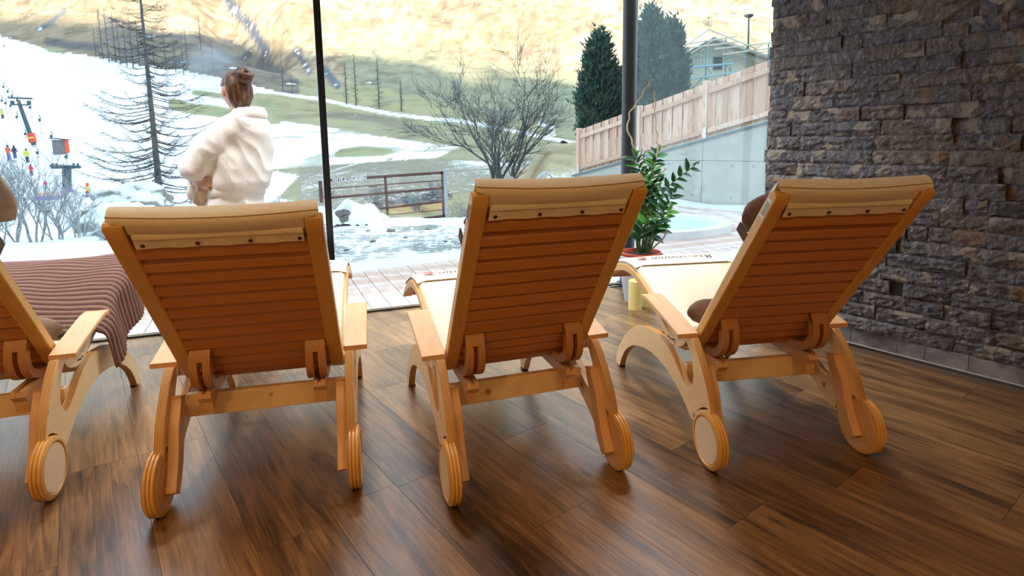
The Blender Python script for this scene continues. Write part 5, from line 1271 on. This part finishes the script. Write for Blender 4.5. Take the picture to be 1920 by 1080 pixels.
# torso, arms, legs inside the robe
b.loft([ell(wp(455, 228), .15, .08), ell(wp(452, 250), .17, .10), ell(wp(452, 300), .14, .095), ell(wp(448, 345), .12, .09), ell(wp(445, 400), .155, .11), ell(wp(445, 430), .15, .11)])
for s in (-1, 1):
    hip = wp(445, 425) + Sd * s * .08
    foot = Vector((.02, 0, 0)) + Sd * s * .075; kn = hip.lerp(foot + Vector((0, 0, .1)), .5) + Fd * .01
    b.tube([hip, kn + Vector((0, 0, .18)), kn, kn - Vector((0, 0, .14)), foot + Vector((0, 0, .09))], [.085, .07, .052, .050, .034], 16)
    b.tube([foot + Vector((0, 0, .07)) - Fd * .03, foot + Vector((0, 0, .045)) + Fd * .05, foot + Fd * .14 + Vector((0, 0, .025))], [.036, .034, .022], 12)
sl = wp(438, 240, -.085); el = wp(362, 320, -.12); hl_ = wp(383, 268, .10)
b.tube([sl, sl.lerp(el, .5), el], [.055, .048, .040], 14); b.tube([el, el.lerp(hl_, .5), hl_], [.040, .036, .026], 14)
srr = wp(470, 240, .14); elr = wp(400, 330, .16); wr = wp(366, 343, -.06)
b.tube([srr, srr.lerp(elr, .5), elr], [.055, .048, .040], 14); b.tube([elr, wp(375, 338, .07), wr], [.040, .036, .026], 14)
# right hand closing on the towel: palm, four fingers, thumb
palm = wp(376, 345, -.115); b.tube([wr, wp(369, 344, -.09), palm, wp(384, 344, -.13)], [.025, .030, .033, .026], 12, sx=1.0, sy=.62, ref=(0, 0, 1))
for j, (y0, y1, x1, r) in enumerate(((335, 336, 402, .0088), (341.5, 343, 404, .0092), (348, 349, 401, .009), (353.5, 355, 393, .008))):
    b.tube([wp(376, y0 + (344 - y0) * .25, -.118), wp(384, y0, -.142), wp(392 if j < 3 else 387, (y0 + y1) / 2 - .5, -.150), wp(x1, y1, -.140)], [r * 1.15, r * 1.08, r, r * .8], 10)
b.tube([wp(371, 350, -.10), wp(372.5, 356, -.125), wp(376, 360.5, -.14)], [.012, .010, .0085], 10)
# left hand lying on the right upper arm
b.tube([hl_, wp(390, 262, .15)], [.026, .03], 12)
for j in range(4): b.tube([wp(390, 262 - j * 2, .15), wp(397, 258 - j * 3, .17), wp(404, 260 - j * 3, .185)], [.010, .009, .007], 8)
b.tube([wp(388, 264, .14), wp(395, 268, .13)], [.011, .009], 8)
body = obj_from(remesh(b, .0048, 3), 'body', MAT['skin'], woman)
# face details
for s in (-1, 1):
    e = MB(); e.lathe([(0, .0)] + [(.0105 * math.sin(t), .0105 * (1 - math.cos(t))) for t in (.5, 1.0, 1.57, 2.1, 2.6)] + [(0, .021)], (0, 0, -.0105), n=14)
    eo = e.build('eye', MAT['white'], woman, smooth=True); eo.location = HC + hs * (s * .029) + hf * .0795 + hu * .004
    e = MB(); c = HC + hs * (s * .030) + hf * .090 + hu * .004; e.lathe([(.0048, 0), (.003, .0012)], n=12); io = e.build('iris', MAT['bark_dark'], woman); io.location = c; io.rotation_euler = hf.to_track_quat('Z', 'Y').to_euler()
    e = MB(); e.tube([HC + hs * (s * x) + hf * y + hu * z for x, y, z in ((.015, .0955, .022), (.030, .0925, .027), (.044, .082, .023))], .0022, 6).build('eyebrow', MAT['hair'], woman)
e = MB(); e.tube([HC + hs * x + hf * y + hu * -.062 for x, y in ((-.020, .086), (0, .0985), (.020, .086))], [.002, .004, .002], 8, sy=.8).build('lips', plain('lips', (.45, .14, .12), .45), woman, smooth=True)
# hair
hm = MB(); rings = []
for i in range(36):
    th = .05 + (PI * .86) * i / 35; ring = []
    for k in range(56):
        ph = 2 * PI * k / 56; p0 = head_pt(th, ph, 1); d = (p0 - HC); y = math.sin(th) * math.cos(ph); z = math.cos(th); x = math.sin(th) * math.sin(ph)
        line = y < .42 + .9 * max(0, z - .15) and not (y > -.34 - .30 * min(0, z + .2) and z < .22)
        line = line or z > .55
        f = 1.10 + .022 * math.sin(ph * 23 + th * 3) * math.sin(th) + .02 * mnoise.noise(Vector((x * 4, y * 4, z * 4))) if line else .88
        ring.append(HC + d * f)
    rings.append(ring)
hm.loft(rings)
bc = wp(459, 142, -.045)
hair = hm.build('hair', MAT['hair'], woman, smooth=True, sharp=180)
bn = MB()
for r0, c, R0, t in ((.021, bc, .030, .15), (.015, bc + Vector((.012, -.012, .012)), .024, 1.2), (.016, bc + Vector((.020, 0, -.008)), .022, 2.1)):
    ax = Vector((math.cos(t), -.5, math.sin(t))).normalized(); u = ax.orthogonal().normalized(); v = ax.cross(u); bn.tube([c + (u * math.cos(q) + v * math.sin(q)) * R0 for q in [2 * PI * k / 18 for k in range(18)]] + [c + u * R0], r0, 10, cap=False)
bun = obj_from(remesh(bn, .004, 2), 'hair_bun', MAT['hair'], woman)
st = MB()
for k in range(26):
    a = random.uniform(0, PI); p = HC + hs * (.07 * math.cos(a)) * 1.1 - hf * (.07) + hu * (.11 * math.sin(a)); d = (p - HC).normalized(); st.tube([p, p + d * .014 + Vector((0, 0, .008)), p + d * .022 + Vector((random.uniform(-.02, .02), 0, random.uniform(-.01, .03)))], [.0008, .0007, .0004], 3, cap=False)
st.build('stray_hair', MAT['hair'], woman)
e = MB(); e.lathe([(0, -.004), (.0035, 0), (0, .004)], tuple(HC - hs * .083 + hu * -.046 - hf * .004), n=10).build('earring', MAT['steel'], woman)
e = MB(); e.tube([bc + Vector((-.03 + .008 * math.cos(q), -.012 + .01 * math.sin(q), .03 + .014 * math.sin(q))) for q in [2 * PI * k / 12 for k in range(13)]], .004, 6).build('hair_tie', MAT['black'], woman)
# robe
rb = MB()
rb.loft([ring_px(221, 446, 490, .85), ring_px(229, 414, 496, .78), ring_px(250, 407, 500, .80), ring_px(280, 405, 502, .74), ring_px(315, 402, 503, .78), ring_px(340, 399, 502, .82), ring_px(352, 399, 496, .82), ring_px(359, 401, 487, .80), ring_px(368, 399, 487, .82), ring_px(385, 393, 490, .86), ring_px(410, 388, 494, .88), ring_px(470, 386, 497, .86), ring_px(560, 391, 503, .84), ring_px(612, 396, 508, .84)])
def oval(c, d, ra, rb_, n=20):   # ring normal to d, ra vertical-ish, rb sideways
    d = d.normalized(); u = (Vector((0, 0, 1)) - d * d.z).normalized(); v = d.cross(u); return [c + u * (ra * math.cos(t)) + v * (rb_ * math.sin(t)) for t in [2 * PI * k / n for k in range(n)]]
da = el - sl
rb.loft([oval(sl - da * .25, da, .06, .06), oval(sl, da, .092, .085), oval(sl.lerp(el, .35), da, .108, .088), oval(sl.lerp(el, .7), da, .099, .082), oval(el + da * .0, da, .086, .076), oval(el + da * .10, da, .064, .058), oval(el + da * .16, da, .032, .032)])
db = hl_ - el; rb.loft([oval(el, db, .075, .08), oval(el.lerp(hl_, .5), db, .07, .07), oval(hl_, db, .058, .058)])
c0 = wp(379, 264, .02); rb.tube([c0 + Vector((.03, .05, -.02)), c0, c0 + Vector((-.018, -.015, .002))], [.045, .043, .036], 16)
rb.tube([wp(402, 252, .0), wp(399, 246, .0)], [.018, .010], 10)
# shoulder of the right arm and its sleeve hanging at the front
dr_ = elr - srr; rb.loft([oval(srr, dr_, .085, .08), oval(srr.lerp(elr, .6), dr_, .09, .08), oval(elr, dr_, .08, .075)])
rb.loft([oval(elr, wr - elr, .07, .07), oval(wp(372, 343, .03), wr - elr, .065, .055), oval(wp(365, 345, -.035), wr - elr, .06, .045)])
rb.tube([wp(368, 345, -.02), wp(359, 362, -.02), wp(360, 374, -.01)], [.035, .034, .016], 12, sy=.7)
me_ = remesh(rb, .0075, 14)
co_ = [v.co.copy() for v in me_.vertices]; no_ = [v.normal.copy() for v in me_.vertices]; nc = []
for p, nv in zip(co_, no_):      # cloth folds
    k = mnoise.noise(Vector((p.x * 9 + p.z * 6, p.y * 9, p.z * 3 - p.x * 6))); f = 1 - abs(k) * 2.4
    q = p + nv * (.010 * f + .012 * mnoise.noise(Vector((p.x * 6, p.y * 6, p.z * 3.3))) - .002)
    if .25 < p.z < .86: q += nv * (.012 * math.sin(math.atan2(p.y, p.x) * 11 + p.z * 2) * min(1, (.86 - p.z) * 5))
    nc += list(q)
me_.vertices.foreach_set('co', nc); me_.update()
robe = obj_from(me_, 'bathrobe', MAT['terry'], woman)
cb_ = MB(); cr_ = []
for k in range(30):
    t = 2 * PI * k / 30; cs, sn = math.cos(t), math.sin(t); c = wp(467, 211, .01) + Sd * (.068 * cs) + Fd * (.068 * sn) + Vector((0, 0, .012 - .035 * max(0, sn) - .012 * sn)); cr_.append(c)
cb_.tube(cr_ + [cr_[0]], .027, 12, cap=False, sx=1.25, sy=.8, ref=(0, 0, 1)); cb_.tube([c * 1 + Vector((c.x - wp(467, 211).x, c.y - wp(467, 211, .01).y, 0)) * .22 + Vector((0, 0, -.028)) for c in cr_ + [cr_[0]]], .026, 12, cap=False, sx=1.3, sy=.75, ref=(0, 0, 1))
obj_from(remesh(cb_, .006, 4), 'collar', MAT['terry'], robe)
bl = MB(); rr = []
for row, g_ in ((350.5, 0), (353, 1.8), (358, 2.2), (364, 1.6), (366, 0)): rr.append([p + Vector((0, 0, .004 * math.sin(k * .9))) for k, p in enumerate(ring_px(row, 399 - g_, 487 + g_ + 1.5, .82))])
bl.loft(rr, cap=False).build('belt', MAT['terry'], robe, smooth=True, sharp=180)
# folded cream towel held against the body
tw = MB()
def pad(pts, w, t, nrm, n=12):
    rings = []
    for i, p in enumerate(pts):
        d = (pts[min(i + 1, len(pts) - 1)] - pts[max(i - 1, 0)]).normalized(); s_ = d.cross(nrm).normalized(); e_ = 1 if 0 < i < len(pts) - 1 else .8
        rings.append([p + s_ * (w * e_ * math.copysign(abs(math.cos(a)) ** .5, math.cos(a))) + nrm * (t * math.copysign(abs(math.sin(a)) ** .7, math.sin(a))) for a in [2 * PI * k / n for k in range(n)]])
    tw.loft(rings)
NV = Vector((0, -1, 0))
pad([wp(405, 310, -.10), wp(404, 330, -.115), wp(401, 350, -.12), wp(396, 368, -.11)], .036, .016, NV)
pad([wp(392, 325, -.085), wp(388, 345, -.095), wp(380, 365, -.09), wp(371, 384, -.075)], .045, .018, NV)
def creamtowel():
    m = NT('cream_towel'); v = m.coord('Object', (14, 14, 14)); w = m.node('ShaderNodeTexWave', i_Scale=.35, i_Distortion=6.0); m.link(v, w.inputs['Vector']); m.base(m.ramp(w.outputs['Fac'], [(.6, (.66, .53, .37)), (.8, (.78, .68, .54))])); m.rough(.95); return m.mat
to_ = tw.build('cream_towel', creamtowel(), None, smooth=True, sharp=50); to_.location = W; tag(to_, 'folded cream patterned towel held under the crossed arms of the woman', 'towel')
e = MB(); p = wp(398, 366, -.133) ; e.box(p, (.028, .002, .012)); e.build('care_label', MAT['white'], to_)

# ================================================================== BLANKETS AND ROLLS ON THE LOUNGERS
def corduroy():
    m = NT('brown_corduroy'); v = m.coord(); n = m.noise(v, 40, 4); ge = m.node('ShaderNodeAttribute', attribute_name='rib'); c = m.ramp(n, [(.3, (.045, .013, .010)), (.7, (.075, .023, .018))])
    m.base(m.mix(m.math('MULTIPLY', ge.outputs['Fac'], .6), c, (.34, .17, .13))); m.rough(.75); m.b.inputs['Sheen Weight'].default_value = .15; m.b.inputs['Sheen Tint'].default_value = (.9, .6, .5, 1); return m.mat  # rib crests painted lighter as thin highlights
r1, (path, nor, tan, arc, P_at, off, RX) = LG[0]
NB, NA = 420, 110; P = []; ribs = []
s_lo = next(arc[i] for i in range(len(path)) if path[i].y > .50); s_hi = arc[-1] + .06
for j in range(NB):
    t = j / (NB - 1); s = s_lo + (s_hi - s_lo) * t; row = []
    p, nn, tt = P_at(min(s, arc[-1]));
    if s > arc[-1]: p = p + tt * (s - arc[-1])
    for i in range(NA):
        a = -.36 + i / (NA - 1) * (.36 + .62 - .10 * (1 - t)); warp = .030 * mnoise.noise(Vector((a * 2.2, t * 2.0, 1))) + .012 * mnoise.noise(Vector((a * 7, t * 6, 3))) + .05 * a * a
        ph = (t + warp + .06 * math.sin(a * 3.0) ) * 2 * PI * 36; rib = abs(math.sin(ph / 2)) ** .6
        lift = .072 + .055 * math.sin(min(1, t * 1.25) * PI * .5) * (1 - .3 * t) + .022 * mnoise.noise(Vector((a * 4, t * 4, 7))); over = max(0, abs(a) - .30)
        if over > 0:
            sg = 1 if a > 0 else -1; ang = min(1.45, over / .06); xx = sg * (.30 + .05 * math.sin(ang) + max(0, over - .09) * .18); dz = -.05 * (1 - math.cos(ang)) - max(0, over - .087) * .98
            xx += .012 * math.sin(t * 22) * min(1, over / .1)
        else: xx, dz = a, 0
        q = Vector((xx, p.y + nn.y * lift * .6, p.z + lift * nn.z + dz)); dirn = Vector((math.copysign(min(1, over / .06), a), 0, max(.1, 1 - over / .08))).normalized() if over else Vector((0, 0, 1))
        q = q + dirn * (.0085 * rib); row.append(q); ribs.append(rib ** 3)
    P.append(row)
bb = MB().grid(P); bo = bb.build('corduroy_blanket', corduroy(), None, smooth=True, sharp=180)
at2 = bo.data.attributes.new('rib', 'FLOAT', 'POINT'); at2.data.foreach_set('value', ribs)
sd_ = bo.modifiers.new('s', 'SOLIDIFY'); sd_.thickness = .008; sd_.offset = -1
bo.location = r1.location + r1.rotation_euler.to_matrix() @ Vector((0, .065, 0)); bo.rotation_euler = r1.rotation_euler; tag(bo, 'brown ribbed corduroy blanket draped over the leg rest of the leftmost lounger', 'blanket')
def roll(li, label, c1=(.16, .075, .045), yl=.405, zl=.432, r=.052, L=.44, x0=0, nm='rolled_fleece'):
    root = LG[li][0]; rings = []
    for i in range(23):
        u = -1 + i / 11; f = max(.25, (1 - abs(u) ** 5) ** .5); ring = []
        for k in range(20):
            a = 2 * PI * k / 20; rr = r * f * (1 + .16 * mnoise.noise(Vector((u * 3, math.cos(a) * 1.3, math.sin(a) * 1.3 + li))) + .05 * mnoise.noise(Vector((u * 9, math.cos(a) * 3, math.sin(a) * 3)))); ring.append(Vector((x0 + u * L / 2, rr * 1.1 * math.cos(a), rr * math.sin(a))))
        rings.append(ring)
    o = MB().loft(rings).build(nm, plain('fleece', c1, .95, 0, 25, .3, .3), None, smooth=True, sharp=180)
    o.matrix_world = root.matrix_basis @ Matrix.Translation((0, yl, zl)) if False else Matrix.Translation(root.location) @ root.rotation_euler.to_matrix().to_4x4() @ Matrix.Translation((0, yl, zl))
    return tag(o, label, 'blanket')
roll(0, 'rolled brown fleece on the seat of the leftmost lounger, beside its armrest', (.20, .12, .08), yl=.49, zl=.470, r=.06)
roll(2, 'rolled brown fleece on the seat of the middle lounger', yl=.41, zl=.462, r=.055)
roll(3, 'rolled brown fleece on the seat of the rightmost lounger', yl=.41, zl=.464, r=.058)
# beige cloth hanging over the head pillow of the first lounger
p, nn, tt = P_at(.05); cl_ = MB(); P = []
for j in range(26):
    row = []
    for i in range(40):
        u = -1 + 2 * i / 39; v = j / 25; s = .20 - v * .28; pp, n2, t2 = P_at(max(0, s)); pp = pp + (t2 * min(0, s)); ridge = .185 + .018 * math.sin(v * 9 + u) + .02 * mnoise.noise(Vector((u * 3, v * 3, 2)))
        q = pp + n2 * (ridge + .055 * math.sin(v * PI)); row.append(Vector((.05 + u * .225 + .02 * math.sin(v * 5), q.y, q.z + .025 * (1 - v) * (u > .5) * -1)))
    P.append(row)
c_o = cl_.grid(P).build('beige_towel', plain('beige_fleece', (.42, .37, .36), .95, 0, 30, .12, .3), None, smooth=True, sharp=180); sd_ = c_o.modifiers.new('s', 'SOLIDIFY'); sd_.thickness = .022
c_o.location = r1.location + r1.rotation_euler.to_matrix() @ Vector((0, .065, .0)); c_o.rotation_euler = r1.rotation_euler; tag(c_o, 'beige folded towel lying over the head pillow of the leftmost lounger', 'towel')

# ================================================================== POTTED PLANT
PP = floor_at(1200, 545); PP = at(1200, 545, 4.20); PP.z = 0
pot = empty('potted_plant', tuple(PP), 0, 'tall glossy green zamia plant in a pale round pot beside the steel column', 'plant')
MAT['potw'] = plain('pale_grey_pot', (.50, .53, .58), .45); MAT['terra'] = plain('red_inner_pot', (.62, .10, .05), .5); MAT['soil'] = plain('potting_soil', (.03, .02, .015), .95)
MB().lathe([(.0, .0), (.115, .0), (.165, .33), (.172, .335), (.172, .35), (.160, .35), (.155, .33), (.15, .31), (0, .31)], n=40, cap=False).build('pot', MAT['potw'], pot, smooth=True, sharp=30)
MB().lathe([(.0, .30), (.135, .30), (.146, .362), (.152, .365), (.152, .372), (.140, .372), (.134, .335), (0, .335)], n=36, cap=False).build('inner_pot', MAT['terra'], pot, smooth=True, sharp=30)
MB().lathe([(0, .335), (.134, .335), (.134, .345), (0, .352)], n=24, cap=False).build('soil', MAT['soil'], pot)
def leafmat():
    m = NT('glossy_leaf'); oi = m.node('ShaderNodeObjectInfo'); m.base(m.ramp(oi.outputs['Random'], [(0, (.008, .045, .012)), (.6, (.02, .10, .02)), (.85, (.05, .20, .03)), (1, (.12, .34, .04))])); m.rough(.22); m.b.inputs['Specular IOR Level'].default_value = .6; return m.mat
MAT['leaf'] = leafmat(); MAT['stem'] = plain('plant_stem', (.06, .13, .04), .5, 0, 30, .3); MAT['willow'] = plain('pale_willow', (.52, .40, .24), .6, 0, 30, .2)
lv = []; lf = []
for i in range(9):
    t = i / 8; w = .0135 * math.sin(PI * t ** .75) ** .8 if 0 < t < 1 else 0; z = -.010 * t * t
    lv += [(-w, t * .062, z + w * .35), (0, t * .062, z), (w, t * .062, z + w * .35)]
for i in range(8): a = i * 3; lf += [(a, a + 1, a + 4, a + 3), (a + 1, a + 2, a + 5, a + 4)]
lme = bpy.data.meshes.new('leaf'); lme.from_pydata(lv, [], lf); lme.materials.append(MAT['leaf'])
for p in lme.polygons: p.use_smooth = True
def pw(px, py, dy=0): return at(px, py, 4.2 + dy) - PP
stems = [((1205, 472), (1208, 400), (1205, 340), (1190, 290), 0.0), ((1210, 472), (1216, 400), (1222, 335), (1234, 285), .03), ((1215, 472), (1228, 420), (1245, 360), (1300, 312), -.02), ((1218, 472), (1232, 430), (1244, 395), (1262, 362), -.06), ((1200, 472), (1198, 420), (1204, 370), (1218, 320), .06), ((1196, 472), (1190, 420), (1184, 380), (1182, 335), .05),
         ((1212, 474), (1222, 440), (1236, 415), (1252, 395), -.10), ((1206, 474), (1212, 440), (1226, 400), (1240, 340), .08), ((1198, 474), (1200, 450), (1206, 430), (1216, 405), -.09), ((1202, 474), (1196, 440), (1188, 420), (1180, 400), -.05), ((1214, 474), (1218, 450), (1230, 440), (1243, 425), .05), ((1203, 474), (1208, 430), (1218, 375), (1226, 305), .0)]
nl = 0
for si, (a, b_, c, d, dy) in enumerate(stems):
    q = spline([pw(*a, dy * .3), pw(*b_, dy * .6), pw(*c, dy), pw(*d, dy * 1.4)], 10)
    MB().tube(q, [.0085 * (1 - .75 * i / (len(q) - 1)) for i in range(len(q))], 7).build('stem', MAT['stem'], pot, smooth=True)
    Ltot = sum((q[i + 1] - q[i]).length for i in range(len(q) - 1)); n_l = int(Ltot * .85 / .030); up0 = Vector((0, -.4, 1))
    for k in range(n_l):
        t = .30 + .70 * k / n_l; i = min(len(q) - 2, int(t * (len(q) - 1))); pt = q[i].lerp(q[i + 1], t * (len(q) - 1) - i); d_ = (q[i + 1] - q[i]).normalized(); side = d_.cross(Vector((random.uniform(-.3, .3), -1, random.uniform(-.2, .2)))).normalized() * (1 if k % 2 else -1)
        yv = (side * .85 + d_ * .6 + Vector((0, random.uniform(-.3, .3), random.uniform(-.15, .2)))).normalized(); zv = (Vector((random.uniform(-.2, .2), -.7, .7)) - yv * yv.dot(Vector((0, -.7, .7)))).normalized(); zv = (zv - yv * zv.dot(yv)).normalized(); xv = yv.cross(zv)
        o = bpy.data.objects.new('leaf', lme); col.objects.link(o); o.parent = pot; sc_ = random.uniform(1.2, 1.75); M4 = Matrix((xv, yv, zv)).transposed().to_4x4(); M4 = Matrix.Translation(pt) @ M4 @ Matrix.Scale(sc_, 4); o.matrix_local = M4; nl += 1
    d_ = (q[-1] - q[-2]).normalized(); o = bpy.data.objects.new('leaf', lme); col.objects.link(o); o.parent = pot; zv = (Vector((0, -.8, .5)) - d_ * d_.dot(Vector((0, -.8, .5)))).normalized(); o.matrix_local = Matrix.Translation(q[-1]) @ Matrix((d_.cross(zv), d_, zv)).transposed().to_4x4()
for pts_ in ([(1200, 476), (1190, 400), (1184, 345), (1189, 324), (1191, 305), (1194, 287), (1186, 272), (1184, 260), (1177, 247), (1176, 235), (1180, 222), (1180, 211), (1188, 202), (1194, 192), (1203, 180), (1208, 168), (1216, 160), (1218, 153), (1223, 148), (1227, 149)],
             [(1212, 476), (1216, 400), (1222, 350), (1224, 325), (1227, 305), (1231, 292), (1234, 275), (1231, 264), (1233, 253), (1229, 240), (1230, 226), (1227, 210), (1229, 195), (1227, 182), (1228, 171)],
             [(1210, 474), (1224, 400), (1233, 360), (1231, 345), (1238, 330), (1249, 315)], [(1205, 400), (1212, 392), (1216, 384), (1225, 377), (1232, 380), (1242, 379)], [(1214, 474), (1230, 460), (1245, 445), (1249, 432), (1248, 420)]):
    q = spline([pw(*p_, .02) for p_ in pts_], 4); MB().tube(q, [.0072 * (1 - .5 * i / len(q)) for i in range(len(q))], 7).build('willow_twig', MAT['willow'], pot, smooth=True)
MAT['wax'] = plain('pale_yellow_wax', (.86, .74, .30), .45)
def candle(px, py, y, r, h, label):
    g = at(px, py, y); g.z = 0; o = empty('pillar_candle', tuple(g), 0, label, 'candle')
    MB().lathe([(0, 0), (r, 0), (r, h - .006), (r - .006, h), (r - .02, h - .012), (0, h - .014)], n=32, cap=False).build('wax', MAT['wax'], o, smooth=True, sharp=35); MB().tube([(0, 0, h - .014), (.002, 0, h + .008)], .0015, 5).build('wick', MAT['black'], o)
candle(1191, 560, 3.98, .048, .21, 'larger pale yellow pillar candle on the floor, left one in front of the pot'); candle(1212, 560, 4.04, .042, .20, 'second pale yellow pillar candle, right behind the larger one')
